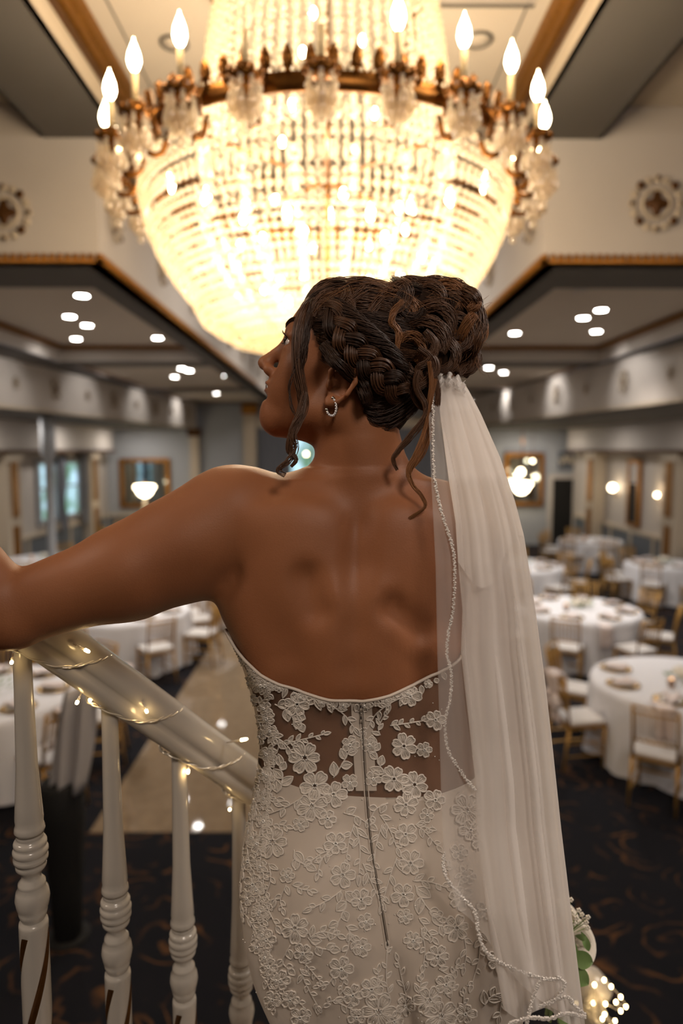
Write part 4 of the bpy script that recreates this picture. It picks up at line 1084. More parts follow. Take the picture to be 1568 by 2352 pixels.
hell(0.078,-0.036, 0, 0.022, 0.028, 0.030, 0.02)                                 # muzzle
hcone((0.088,0.040,0), (0.1155,0.000,0), 0.0075, 0.0090, 0.010)                  # nose bridge
hell(0.1165,-0.0035, 0, 0.0095, 0.0085, 0.0095, 0.007)                           # tip
hcone((0.100,-0.012,0), (0.098,-0.024,0), 0.006, 0.005, 0.006)                   # philtrum
hell(0.0985,-0.0285, 0, 0.0085, 0.0050, 0.021, 0.005)                            # upper lip
hell(0.0965,-0.0385, 0, 0.0085, 0.0055, 0.018, 0.005)                            # lower lip
hell(0.1045,-0.0335, 0, 0.006, 0.0018, 0.022, 0.003, True)
hell(0.098,-0.0485, 0, 0.008, 0.004, 0.018, 0.008, True)                         # chin crease
hell(0.077,-0.063, 0, 0.0195, 0.019, 0.022, 0.016)                               # chin
hcone((0.03,-0.062,0), (0.07,-0.076,0), 0.024, 0.012, 0.03)                      # under the chin
for s in (1, -1):    # ears: rim, lobe, hollow
    L0 = 0.072*s
    hell(0.0000,-0.0020, L0+s*0.004, 0.016, 0.028, 0.007, 0.006)
    rim = [(0.002,-0.006),(0.006,0.014),(0.000,0.029),(-0.014,0.034),(-0.026,0.026),(-0.029,0.010),(-0.024,-0.008),(-0.014,-0.020),(-0.004,-0.026)]
    for i in range(len(rim)-1):
        e0 = 0.010+0.010*min(1, i/4); e1 = 0.010+0.010*min(1, (i+1)/4)
        if i > 5: e0 = e1 = 0.014
        hcone((rim[i][0]+0.010, rim[i][1]-0.006, L0+s*e0), (rim[i+1][0]+0.010, rim[i+1][1]-0.006, L0+s*e1), 0.0036, 0.0036, 0.003)
    hell(0.0040,-0.0280, L0+s*0.010, 0.009, 0.010, 0.005, 0.004)
    hell(0.0030,-0.0060, L0+s*0.016, 0.009, 0.011, 0.008, 0.004, True)
    hell(0.0000,0.0130, L0+s*0.018, 0.010, 0.008, 0.006, 0.004, True)
    hell(0.0130,-0.0080, L0+s*0.012, 0.004, 0.006, 0.004, 0.003)                    # tragus
# ---- surface net
def surface_net(F, gx, gy, gz):
    s = F < 0
    c = np.zeros(tuple(n-1 for n in F.shape), np.uint8)
    for a in (0,1):
        for b in (0,1):
            for d_ in (0,1): c += s[a:a+c.shape[0], b:b+c.shape[1], d_:d_+c.shape[2]]
    act = (c > 0) & (c < 8)
    idx = np.full(c.shape, -1, np.int64); I, J, K = np.nonzero(act); idx[I,J,K] = np.arange(len(I))
    acc = np.zeros((len(I), 3)); cnt = np.zeros(len(I))
    G = (gx, gy, gz)
    for ax in range(3):
        for a in (0,1):
            for b in (0,1):
                o0 = [0,0,0]; o1 = [0,0,0]; oth = [q for q in range(3) if q != ax]
                o0[oth[0]] = a; o0[oth[1]] = b; o1[:] = o0; o1[ax] = 1
                p0 = (I+o0[0], J+o0[1], K+o0[2]); p1 = (I+o1[0], J+o1[1], K+o1[2])
                f0 = F[p0]; f1 = F[p1]; m_ = (f0 < 0) != (f1 < 0); t = np.zeros(len(I)); t[m_] = f0[m_]/(f0[m_]-f1[m_])
                for q in range(3):
                    v = G[q][p0[q]].astype(float) + (t*(G[q][p1[q]]-G[q][p0[q]]) if q == ax else 0)
                    acc[m_, q] += v[m_]
                cnt[m_] += 1
    V = acc/cnt[:, None]; faces = []
    for ax in range(3):
        o1, o2 = [(1,2),(2,0),(0,1)][ax]
        sh = [slice(None)]*3; 
        A = [slice(1,-1)]*3; A[ax] = slice(0,-1); B = list(A); B[ax] = slice(1,None)
        s0 = s[tuple(A)]; s1 = s[tuple(B)]; ch_ = s0 != s1; e = np.argwhere(ch_)
        base = e.copy(); base[:, o1] += 1; base[:, o2] += 1
        def g(d1, d2):
            q = base.copy(); q[:, o1] -= d1; q[:, o2] -= d2; return idx[q[:,0], q[:,1], q[:,2]]
        qd = np.stack([g(1,1), g(0,1), g(0,0), g(1,0)], 1)
        fl = ~s0[ch_]; qd[fl] = qd[fl][:, ::-1]; faces.append(qd)
    return V, np.concatenate(faces)
V_, F_ = surface_net(FLD, gx, gy, gz)
ok = (F_ >= 0).all(1); F_ = F_[ok]
me = bpy.data.meshes.new('bride_skin'); me.from_pydata(V_.tolist(), [], F_.tolist()); me.validate()
me.polygons.foreach_set('use_smooth', [True]*len(me.polygons)); me.update()
bmm = bmesh.new(); bmm.from_mesh(me); bmesh.ops.recalc_face_normals(bmm, faces=bmm.faces)
for _ in range(2): bmesh.ops.smooth_vert(bmm, verts=bmm.verts, factor=0.5, use_axis_x=True, use_axis_y=True, use_axis_z=True)
bmm.to_mesh(me); bmm.free()
SKBVH = BVHTree.FromPolygons([v.co.copy() for v in me.vertices], [tuple(p.vertices) for p in me.polygons])
skin = mat('tanned_skin', srgb(156, 102, 68), 0.52, noisecol=srgb(128, 78, 49), nscale=7, sub=0.10, spec=0.32)
_n = skin.node_tree; _tc = _n.nodes.new('ShaderNodeTexCoord'); _v = _n.nodes.new('ShaderNodeTexVoronoi'); _v.inputs['Scale'].default_value = 420
_b = _n.nodes.new('ShaderNodeBump'); _b.inputs['Strength'].default_value = 0.12; _b.inputs['Distance'].default_value = 0.001
_n.links.new(_tc.outputs['Object'], _v.inputs['Vector']); _n.links.new(_v.outputs['Distance'], _b.inputs['Height']); _n.links.new(_b.outputs['Normal'], _n.nodes['Principled BSDF'].inputs['Normal'])
me.materials.append(skin)
bride = bpy.data.objects.new('person', me); COL.objects.link(bride)
tag(bride, 'bride in white lace gown and veil seen from behind, face turned left', 'person')
# eye, lashes, brow, lips
for s in (1, -1):
    m = MB(); m.sph((0,0,0), 0.0118, 16, 12)
    eye = m.build('eye', mat('eyeball', srgb(215, 205, 200), 0.1), bride, True); eye.location = Hh(0.0815, 0.032, s*0.031)
    m = MB(); p = Vector(Hh(0.0815+0.0095, 0.034, s*0.031)); m.sph(p, 0.0055, 12, 8); m.build('iris', mat('brown_iris', srgb(50, 30, 20), 0.1), eye, True).matrix_parent_inverse = Matrix.Translation(-eye.location)
    m = MB()
    for k in range(20):
        a_ = -0.9+1.8*k/19; l_ = s*0.031+s*0.013*math.sin(a_)
        b0_ = Vector(Hh(0.094-0.006*a_*a_, 0.0385-0.003*a_*a_, l_)); b1_ = b0_+(fdir*0.008+udir*0.007+ldir*s*0.004*a_)*(0.8+0.3*rnd.random())
        m.tube([b0_, (b0_*0.5+b1_*0.5)+fdir*0.002, b1_], [0.0005,0.0004,0.0001], 4)
        if k % 2: b1_ = b0_-udir*0.009+fdir*0.004; m.tube([b0_-udir*0.008-fdir*0.002, b1_-udir*0.002], [0.0003,0.0001], 3)
    m.build('eyelashes', M['dark'], bride)
    m = MB()
    for k in range(46):
        t = k/45; l_ = s*(0.012+0.036*t); u_ = 0.054+0.009*math.sin(t*2.2); f_ = 0.098-0.018*t*t
        a_ = Vector(Hh(f_, u_, l_)); h = SKBVH.find_nearest(a_); q = h[0]+h[1]*0.0008 if h[0] else a_
        m.tube([q-udir*0.003, q+udir*0.002+ldir*s*0.006+h[1]*0.001], [0.0006,0.0002], 4)
    m.build('eyebrow', mat('brow_hair', srgb(58, 38, 26), 0.6), bride)
lipm = mat('rose_lip', srgb(176, 104, 92), 0.35)
def lip(u0, hgt, wid, f0):
    rows = []
    for v in np.linspace(-1, 1, 7):
        r = []
        for l_ in np.linspace(-wid, wid, 15):
            q = 1-(l_/wid)**2; a_ = Vector(Hh(f0+0.006, u0+v*hgt*max(0.05,q), l_)); h = SKBVH.find_nearest(a_); r.append(h[0]+h[1]*0.0006)
        rows.append(r)
    return MB().grid(rows)
m = lip(-0.0285, 0.0042, 0.022, 0.103); k = lip(-0.0385, 0.0048, 0.020, 0.101)
m.build('lips', lipm, bride, True); k.build('lips', lipm, bride, True)
# earring: hoop with small stones
t = bpy.data.objects.new('earring', None)
sil = mat('silver', srgb(205, 200, 196), 0.15, 1.0); stone = mat('clear_stone', srgb(235, 232, 236), 0.05, 0.3)
ec = Vector(Hh(0.001,-0.034, 0.087)); m = MB(); st = MB()
for i in range(15):
    a_ = math.radians(100+i*17); p = ec+(fdir*math.cos(a_)*0.0075*1+Vector((0,0,1))*math.sin(a_)*0.0125)
    if i: m.tube([pp, p], [0.0022,0.0022], 8)
    pp = p
    if 1 < i < 13: st.sph(p+ldir*0.0016+fdir*0.0006, 0.0017, 6, 4)
o = m.build('earring', sil, bride, True); st.build('stone_row', stone, o, True)
# ================================================================ gown
NLP = [(480,1436),(530,1446),(556,1490),(575,1512),(610,1545),(650,1570),(700,1590),(760,1602),(830,1606),(890,1592),(950,1572),(1003,1545),(1050,1510),(1090,1460),(1130,1450)]
ZTOP = W(800, 1450, 0.99).z; ZSK = W(845, 1812, 0.9).z
LZf = LZ+0.012
def dsec(z):
    if z > E-0.86: return sect(z)
    c0_ = sect(E-0.86); t = (E-0.86-z)/(1.43-0.86)
    return [c0_[0]+0.02*t, c0_[1]*(1-0.10*math.sin(PI*min(1,t*1.3)))+0.34*t**3, c0_[2]*(1-0.05*t)+0.38*t**3, c0_[3]-0.02*t]
ZB = W(870, 2060, 0.86).z
def dress_pt(phi, z, off=0.0):
    # phi: 0 = +x, -90 deg = towards the camera
    cx, a, b, cyy = dsec(z)
    c, s = math.cos(phi), math.sin(phi); n = NX
    q = (abs(c)**n+abs(s)**n)**(-1/n); x, y = c*q, s*q
    nx, ny = abs(x)**(n-1)*math.copysign(1, x)/a, abs(y)**(n-1)*math.copysign(1, y)/b
    L_ = math.hypot(nx, ny); nx /= L_; ny /= L_
    e = off
    if y < 0:
        u = x
        g = math.exp(-((z-ZB)/0.10)**2)
        e += 0.020*g*(math.exp(-((u-0.42)/0.30)**2)+math.exp(-((u+0.46)/0.30)**2))
        zf = z-(ZB-0.045)
        if zf < 0:       # folds gathering below the seat
            t = min(1, -zf/0.14)
            e += t*(-0.018*math.exp(-((u-0.06-0.35*-zf)/0.045)**2)+0.012*math.exp(-((u-0.17-0.5*-zf)/0.05)**2)+0.010*math.exp(-((u+0.10)/0.09)**2)-0.010*math.exp(-((u-0.40-0.4*-zf)/0.06)**2)+0.008*math.exp(-((u-0.55)/0.08)**2)-0.006*math.exp(-((u+0.5)/0.07)**2))
    zf = max(0, (E-0.95)-z); e += zf*0.06*math.sin(9*phi)*min(1, zf*3)
    return Vector((cx+a*x+nx*e, cyy+b*y+ny*e, z))
PH = [math.radians(d) for d in np.linspace(-180, 180, 241)[:-1]]
def nl_z(phi):
    # neckline height by azimuth: back follows the traced dip, front rises
    z = ZTOP
    for _ in range(4):
        p = dress_pt(phi, z, 0.004)
        if p.y > 1.0: return ZTOP + 0.02*(p.y-1.0)/0.1
        d = p-EYE; px = CX+FPX*d.dot(RT)/d.dot(FW)
        py = float(np.interp(px, [q[0] for q in NLP], [q[1] for q in NLP]))
        zz = W(px, py, p.y).z
        w_ = min(1, max(0, (1.0-p.y)/0.03)); z = zz*w_+ZTOP*(1-w_)
    return z
gown = None
satin = mat('ivory_satin', srgb(206, 193, 180), 0.45, sheen=0.2)
def clear_skin(p, phi, gap):
    n = Vector((math.cos(phi), math.sin(phi)*1.4, 0)).normalized(); h = SKBVH.ray_cast(p+n*0.05, -n, 0.09)
    if h[0] is None: return p
    e = (h[0]-p).dot(n)
    return p+n*(e+gap) if e+gap > 0 else p
sk = MB(); rows = []
zs = list(np.linspace(ZSK, E-0.95, 90))+list(np.linspace(E-0.96, LZf, 24))
for z in zs: rows.append([dress_pt(p, z + (0.006*math.sin(p*2+1) if z == ZSK else 0), 0.005) for p in PH])
rows = [[clear_skin(v, p, 0.0045) for v, p in zip(rw, PH)] if rw[0].z > E-0.7 else rw for rw in rows]
sk.grid(rows, True); skirt = sk.build('gown', satin, bride, True)
sheer = bpy.data.materials.new('illusion_tulle'); sheer.use_nodes = True; nt = sheer.node_tree; nt.nodes.clear(); N = nt.nodes; L = nt.links
tr = N.new('ShaderNodeBsdfTransparent'); df = N.new('ShaderNodeBsdfDiffuse'); df.inputs[0].default_value = srgb(150, 128, 112)
mx = N.new('ShaderNodeMixShader'); mx.inputs[0].default_value = 0.40; o_ = N.new('ShaderNodeOutputMaterial')
L.new(tr.outputs[0], mx.inputs[1]); L.new(df.outputs[0], mx.inputs[2]); L.new(mx.outputs[0], o_.inputs[0])
bo = MB(); rows = []
for t in np.linspace(0, 1, 30): rows.append([dress_pt(p, nl_z(p)*(1-t)+(ZSK-0.02)*t, 0.0035) for p in PH])
rows = [[clear_skin(v, p, 0.0025) for v, p in zip(rw, PH)] for rw in rows]
bo.grid(rows, True); bod = bo.build('illusion_bodice', sheer, skirt, True)
# neckline binding
lace = mat('white_lace_thread', srgb(224, 215, 205), 0.8, bump=0.15, bscale=900)
lace2 = mat('lace_fill', srgb(206, 196, 185), 0.85, bump=0.25, bscale=500)
m = MB(); m.tube([v+Vector((math.cos(p), math.sin(p), 0))*0.001 for v, p in zip(rows[0], PH)]+[rows[0][0]], 0.0022, 6, False); m.build('neckline_binding', satin, skirt, True)
VV = [v.co.copy() for v in skirt.data.vertices]; nb_ = len(VV); VV += [v.co.copy() for v in bod.data.vertices]
FF = [tuple(p.vertices) for p in skirt.data.polygons]+[tuple(i+nb_ for i in p.vertices) for p in bod.data.polygons]
DB = BVHTree.FromPolygons(VV, FF)
def onD(px, py, off=0.0012):
    d = ray(px, py).normalized(); h = DB.ray_cast(EYE, d, 3.0)
    if h[0] is None or (h[0]-EYE).length > 1.7:
        p = W(px, py, 0.98); h = DB.find_nearest(p)
    n = h[1]
    if n.dot(d) > 0: n = -n
    return h[0]+n*off
# the gown's other sides: place by azimuth/height instead
def onS(phi, z, off=0.0012): return dress_pt(phi, z, 0.005+off)
class Lace:
    def __init__(s): s.c = MB(); s.f = MB(); s.g = MB()
    def cord(s, pts, mp, r=0.00115, closed=False):
        q = [mp(x, y, 0.0012) for x, y in pts]
        if closed: q.append(q[0]); q.append(q[1])
        s.c.tube(q, r, 5, not closed)
    def fill(s, ctr, pts, mp, rise=0.0006):
        k = len(pts); ring = []
        for f, off in ((1.0, 0.0010), (0.6, 0.0004+rise), (0.25, 0.0006)):
            ring.append([mp(ctr[0]+(x-ctr[0])*f, ctr[1]+(y-ctr[1])*f, off) for x, y in pts])
        s.f.grid(ring, True)
        o = len(s.f.v); s.f.v.append(tuple(mp(ctr[0], ctr[1], 0.0006))); b = o-k
        for i in range(k): s.f.f.append((b+i, b+(i+1) % k, o)); s.f.m.append(0)
    def flower(s, cx, cy, R, rot=0, n=5, mp=onD, asp=1.0):
        rt = math.radians(rot)
        for k in range(n):
            th = rt+2*PI*k/n; hw = PI/n*1.06; out = []
            Rk = R*(0.88+0.24*rnd.random())
            for t in np.linspace(0, 1, 15):
                r = Rk*(0.20+0.80*math.sin(PI*t)**0.42)*(1-0.10*math.exp(-((t-0.5)/0.09)**2)); a = th+(t-0.5)*2*hw*math.sin(PI*min(1, 0.5+abs(t-0.5)))**0.0
                out.append((cx+r*math.cos(a), cy+asp*r*math.sin(a)))
            c = (cx+0.55*Rk*math.cos(th), cy+asp*0.55*Rk*math.sin(th))
            s.fill(c, out, mp); s.cord(out, mp, 0.0013 if R > 22 else 0.0010, True)
            for j in (-0.45, 0, 0.45):
                a = th+j*hw; s.cord([(cx+q*Rk*math.cos(a), cy+asp*q*Rk*math.sin(a)) for q in (0.28, 0.5, 0.74)], mp, 0.0006)
        for k in range(6):
            a = 2*PI*k/6; p = mp(cx+R*0.14*math.cos(a), cy+R*0.14*math.sin(a), 0.002); s.g.sph(p, 0.0013, 6, 4)
    def leaf(s, x0, y0, x1, y1, w, mp=onD, r=0.0010):
        dx, dy = x1-x0, y1-y0; L_ = math.hypot(dx, dy); ux, uy = dx/L_, dy/L_; out = []
        for t in np.linspace(0, 1, 9): out.append((t, math.sin(PI*t)**0.8*(1.15-0.5*t)))
        pts = [(x0+dx*t-uy*w*v, y0+dy*t+ux*w*v) for t, v in out]+[(x0+dx*t+uy*w*v, y0+dy*t-ux*w*v) for t, v in out[-2:0:-1]]
        s.fill((x0+dx*0.45, y0+dy*0.45), pts, mp); s.cord(pts, mp, r, True)
        if L_ > 22: s.cord([(x0+dx*t, y0+dy*t) for t in (0.05,0.4,0.85)], mp, 0.0007)
    def spray(s, path, n, L_, w, mp=onD, ang=42, taper=0.7):
        pts = smooth_path([Vector((x, y, 0)) for x, y in path], 14); s.cord([(p.x, p.y) for p in pts], mp, 0.0010)
        for k in range(n):
            t = (k+0.6)/n; i = min(12, int(t*13)); d = pts[i+1]-pts[i]; a = math.atan2(d.y, d.x)+math.radians(ang)*(1 if k % 2 else -1)*(0.8+0.4*rnd.random())
            l = L_*(1-taper*t*0.6)*(0.85+0.3*rnd.random()); p = pts[i]; s.leaf(p.x, p.y, p.x+l*math.cos(a), p.y+l*math.sin(a), w*(1-0.3*t), mp)
        d = pts[-1]-pts[-2]; d.normalize(); p = pts[-1]; s.leaf(p.x, p.y, p.x+d.x*L_*0.8, p.y+d.y*L_*0.8, w*0.8, mp)
LC = Lace()
q = lambda x, y: (480+x/2.24, 1420+y/2.24)
FL = [(455,440,66,10,6),(270,345,44,0,5),(300,515,46,30,5),(495,715,86,0,6),(545,860,78,20,5),(530,965,82,40,6),(640,905,66,0,5),(610,1030,52,10,5),(725,650,46,0,5),(725,845,44,15,5),(470,1060,42,0,5),
 (1030,400,58,0,5),(1000,655,70,20,6),(825,650,42,0,5),(845,825,42,10,5),(950,825,72,0,6),(1055,855,78,20,6),(1010,960,66,40,6),(1105,675,44,0,5),(1160,520,52,0,5),(1160,935,58,0,5),(1120,1010,40,20,5),
 (330,1150,84,0,6),(405,1325,40,0,5),(650,1160,58,20,5),(685,1320,66,0,5),(780,1445,62,10,5),(805,1560,42,0,5),(445,1590,78,90,6),(785,1690,48,0,5),(680,1800,62,0,5),(485,1720,52,20,5),
 (1010,1110,58,30,5),(1035,1260,68,0,6),(1000,1420,62,15,5),(1008,1535,42,0,5),(1050,1655,48,0,6),(1175,1735,62,0,6),(1290,1440,62,20,6),(1270,1590,70,50,6),(1285,1205,48,0,5),(1320,985,84,0,6),(1340,1090,60,30,5),(1330,1330,40,0,5),
 (740,1935,56,0,5),(835,1905,60,80,5),(870,2020,88,0,6),(760,2050,50,20,5),(1130,1960,74,0,6),(1190,2040,82,20,6),(1215,1880,52,0,5),(1010,1990,56,10,5),(1320,2030,56,0,5),(950,2070,50,0,5),
 (165,215,26,0,5),(205,330,32,20,5),(240,270,30,0,5),(225,420,34,0,5),(262,610,38,0,5),(300,700,40,30,5),(285,800,36,0,5),(232,880,36,20,5),(215,1010,36,0,5),(225,1130,46,0,5),(205,1250,48,20,5),(230,1370,52,0,5),(200,1440,40,10,5),
 (260,1520,46,0,5),(300,1650,56,0,5),(250,1690,40,20,5),(310,1790,52,10,5),(370,1860,54,0,5),(330,1960,50,30,5),(420,1960,50,0,5),(470,2050,56,10,5),(1390,1150,50,0,5),(1420,1500,50,0,5),(1480,1760,60,0,5),(1560,1500,50,0,5),(1500,1200,50,0,5)]
for x, y, R, rot, n in FL: LC.flower(*q(x, y), R/2.24, rot, n)
SP = [([(505,400),(600,430),(690,490),(745,560)],8,70,15),([(1000,400),(920,440),(850,500),(805,580)],8,66,14),([(400,640),(490,620),(590,595)],7,48,11),([(930,550),(1010,540),(1100,525)],7,44,11),
 ([(330,600),(390,640),(430,690)],5,50,14),([(640,820),(690,740),(720,680)],4,80,26),([(905,800),(870,740),(850,660)],4,76,24),([(340,440),(400,470),(440,520)],3,76,28),([(450,490),(470,540)],2,60,26),
 ([(880,600),(870,560),(900,500)],4,50,11),([(350,900),(380,840),(370,760)],4,80,28),([(470,930),(380,980),(270,1020)],5,60,17),([(690,1000),(760,1020),(820,1060)],3,70,22),([(920,950),(860,980),(830,1030)],3,66,20),
 ([(745,1060),(720,1140),(705,1240)],5,62,14),([(755,1070),(775,1180),(770,1320)],5,74,14),([(880,1010),(930,1090),(965,1180)],5,66,14),([(890,1060),(860,1160),(845,1290)],5,76,14),([(790,1260),(830,1350),(880,1450)],5,80,15),([(965,1230),(930,1330),(892,1465)],5,76,14),
 ([(640,1190),(580,1210),(525,1250)],4,56,16),([(620,1200),(580,1240),(560,1310)],3,56,13),([(680,1400),(610,1450),(530,1490)],4,66,17),([(700,1400),(700,1480),(650,1590)],4,90,30),([(705,1580),(740,1640),(760,1690)],5,60,15),([(720,1600),(715,1690),(690,1750)],3,60,16),
 ([(1060,1060),(1110,1100),(1170,1170)],5,60,15),([(1060,1060),(1130,1080)],2,50,12),([(1050,1350),(1130,1355),(1220,1385)],5,58,16),([(1060,1370),(1090,1440),(1150,1520)],3,100,32),([(1080,1540),(1120,1600),(1150,1640)],4,60,16),([(1090,1590),(1110,1700),(1100,1780)],3,56,14),
 ([(1200,1640),(1230,1560),(1180,1530)],4,66,20),([(1310,1640),(1320,1720),(1310,1790)],4,56,13),([(1390,1600),(1385,1740),(1350,1880)],6,56,14),([(1180,1800),(1240,1830),(1270,1780)],4,50,12),([(1250,1290),(1230,1270)],2,46,12),([(1290,1270),(1290,1330),(1270,1400)],4,44,11),
 ([(310,1260),(320,1340),(290,1430)],5,50,14),([(400,1370),(370,1440),(380,1490)],4,50,14),([(430,1370),(470,1390),(520,1400)],4,52,13),([(350,1440),(300,1470),(350,1580)],5,60,17),([(520,1640),(580,1610),(660,1630)],5,60,17),([(510,1640),(560,1690),(620,1700)],3,70,26),
 ([(480,1760),(520,1800),(570,1860)],5,46,11),([(470,1800),(500,1880),(560,1990)],6,52,13),([(420,1680),(380,1760),(410,1800)],3,60,22),([(640,1840),(610,1880),(570,1890)],4,46,11),([(700,1840),(680,1900)],2,44,12),
 ([(860,1900),(870,1820)],3,60,14),([(930,1960),(910,1860),(915,1700)],6,56,12),([(640,1960),(700,1990),(740,2010)],4,60,15),([(1020,1960),(1000,1880),(970,1760)],5,56,13),([(1080,1930),(1090,1860)],3,56,14),([(1240,1960),(1260,1850)],3,60,15),
 ([(1410,1990),(1450,1940),(1530,1920)],5,76,22),([(1500,1960),(1490,2040)],2,70,16),([(1310,2010),(1310,1930)],3,44,12),([(260,440),(300,400),(330,350)],4,44,13),([(200,300),(260,290),(300,300)],4,40,12),([(240,500),(270,560),(250,640)],5,44,13),
 ([(300,560),(360,650),(330,720)],5,56,17),([(290,720),(320,790),(300,870)],5,60,18),([(220,760),(240,830),(215,930)],5,44,14),([(230,960),(290,930),(350,930)],4,50,16),([(210,1080),(200,1180),(220,1290)],6,52,16),([(280,1080),(350,1060),(400,1070)],4,50,14),([(440,1190),(450,1240),(500,1270)],3,74,26),
 ([(230,1560),(260,1650),(300,1720)],5,50,15),([(270,1830),(310,1890),(330,2000)],5,50,15),([(140,130),(170,190),(200,260)],5,36,10),([(560,2040),(600,1980),(650,1960)],4,50,13),([(380,1930),(450,1960),(500,2010)],4,50,14)]
for path, n, L_, w in SP: LC.spray([q(*p) for p in path], n, L_/2.24, w/2.24)
# lace on the sides and front of the gown, scattered by azimuth
SCALE = 0.00064
def mpf(phi0, z0):
    def f(x, y, off):
        z = z0-y*SCALE; c = dsec(z); return onS(phi0+x*SCALE/(0.5*(c[1]+c[2])), z, off)
    return f
rs = random.Random(11)
for k in range(64):
    ph = math.radians(rs.choice([rs.uniform(8, 172), rs.uniform(-12, 20), rs.uniform(165, 200)])); z0 = E-rs.uniform(0.50, 1.15)
    mp = mpf(ph, z0); LC.flower(0, 0, rs.uniform(20, 34), rs.uniform(0, 70), 5, mp)
    a = rs.uniform(0, 6.28); LC.spray([(25*math.cos(a), 25*math.sin(a)), (60*math.cos(a+0.2), 60*math.sin(a+0.2)), (95*math.cos(a+0.5), 95*math.sin(a+0.5))], 5, 28, 7, mp)
for k in range(46):      # small sprigs overlapping the neckline and the left side seam
    if k < 30:
        x = 545+k*16.2; y = float(np.interp(x, [a for a, b in NLP], [b for a, b in NLP]))
        LC.leaf(x, y+4+rs.uniform(0, 8), x+rs.uniform(-18, 18), y+rs.uniform(16, 30), 6)
        if k % 3 == 0: LC.flower(x, y+15, rs.uniform(9, 14), rs.uniform(0, 70), 5)
    else:
        y = 1470+(k-30)*52; x = float(np.interp(y, [1450,1550,1650,1750,1850,2000,2100,2200,2352], [548,584,606,604,592,580,582,598,650]))+rs.uniform(6, 22)
        LC.flower(x, y, rs.uniform(14, 22), rs.uniform(0, 70), 5); LC.spray([(x, y), (x+8, y+22), (x+4, y+46)], 5, 20, 6)
LC.f.build('lace_applique', lace2, skirt, True); LC.c.build('lace_cording', lace, skirt, True); 
for k in range(240): 
    f = rs.choice(FL); LC.g.sph(onD(*q(f[0]+rs.gauss(0, 50), f[1]+rs.gauss(0, 50)), 0.0015), 0.0009, 5, 4)
LC.g.build('seed_beads', mat('clear_bead', srgb(240, 236, 230), 0.08, 0.4), skirt, True)
# zip
zp = [(829,1606),(832,1660),(836,1740),(842,1830),(850,1920),(860,1995),(872,2060),(882,2120),(890,2170)]
zz = smooth_path([Vector((x, y, 0)) for x, y in zp], 60)
m = MB(); rows = [[onD(p.x+dx, p.y, 0.0006) for dx in (-24,-14,-5,0,5,14,24)] for p in zz if p.y < 1822]; m.grid(rows); m.build('zip_placket', satin, skirt, True)
m = MB(); m.tube([onD(p.x, p.y, 0.0022) for p in zz], 0.0007, 5); m.build('zip_line', mat('zip_thread', srgb(96, 88, 80), 0.6), skirt, True)
m = MB()
for sx in (-1, 1): m.tube([onD(p.x+sx*4.5, p.y, 0.0009) for p in zz], 0.0011, 5)
m.build('seam_piping', satin, skirt, True)
a_, b_, c_ = onD(829, 1612, 0.002), onD(829, 1632, 0.003), onD(829, 1656, 0.003)
m = MB(); m.tube([a_, b_], [0.0018,0.0022], 8); m.tube([b_, c_], [0.0012, 0.0020], 8); m.build('zip_pull', sil, skirt, True)
# ================================================================ hair: dark base, combed locks, side braid, curled updo, tendrils
def strands(name, paths, rads, m, parent, sides=3):
    # paths: list of (n,3) arrays
    V = []; F = []; o = 0
    an = 2*np.pi*np.arange(sides)/sides
    for p, r in zip(paths, rads):
        n = len(p); t = np.gradient(p, axis=0); t /= (np.linalg.norm(t, axis=1)[:, None]+1e-9)
        ref = np.array([0.13, -0.9, 0.41]); u = np.cross(t, ref); u /= (np.linalg.norm(u, axis=1)[:, None]+1e-9); w = np.cross(t, u)
        rr_ = r*np.sin(np.linspace(0.35, np.pi-0.12, n))**0.5
        ring = p[:, None, :] + rr_[:, None, None]*(np.cos(an)[None, :, None]*u[:, None, :]+np.sin(an)[None, :, None]*w[:, None, :])
        V.append(ring.reshape(-1, 3)); i = np.arange(n-1)[:, None]*sides; j = np.arange(sides)[None, :]; j2 = (j+1) % sides
        F.append((np.stack([i+j, i+j2, i+sides+j2, i+sides+j], -1).reshape(-1, 4))+o); o += n*sides
    V = np.concatenate(V); F = np.concatenate(F)
    me = bpy.data.meshes.new(name); me.vertices.add(len(V)); me.vertices.foreach_set('co', V.astype(np.float32).ravel())
    me.loops.add(F.size); me.loops.foreach_set('vertex_index', F.ravel().astype(np.int32)); me.polygons.add(len(F))
    me.polygons.foreach_set('loop_start', np.arange(0, F.size, 4, dtype=np.int32)); me.polygons.foreach_set('loop_total', np.full(len(F), 4, np.int32))
    me.polygons.foreach_set('use_smooth', [True]*len(F)); me.materials.append(m); me.update(calc_edges=True)
    ob = bpy.data.objects.new(name, me); COL.objects.link(ob); ob.parent = parent; return ob
# base volume
gx = np.arange(HC.x-0.12, HC.x+0.26, 0.004, dtype=np.float32); gy = np.arange(0.86, 1.14, 0.004, dtype=np.float32); gz = np.arange(HC.z-0.13, HC.z+0.19, 0.004, dtype=np.float32)
FLD = np.full((len(gx), len(gy), len(gz)), 0.05, dtype=np.float32)
hell(-0.012, 0.054, 0, 0.100, 0.081, 0.079, 0.02)
hell(-0.040, 0.0, 0, 0.062, 0.070, 0.066, 0.03)
PX, PY, PZ = gx[:, None, None]-HC.x, gy[None, :, None]-HC.y, gz[None, None, :]-HC.z
ff = PX*fdir[0]+PY*fdir[1]+PZ*fdir[2]; uu = PX*udir[0]+PY*udir[1]+PZ*udir[2]
lim = np.interp(uu, [-0.10,-0.07,-0.03,0.0,0.03,0.045,0.08,0.115,0.14], [-0.055,-0.052,-0.036,-0.030,-0.004,0.030,0.052,0.070,0.07])
FLD = np.maximum(FLD, (ff-lim)*0.75).astype(np.float32)
def blob(px, py, Y, r, k=0.02, sq=(1,1,1)): ell(W(px, py, Y), (r*sq[0], r*sq[1], r*sq[2]), None, k)
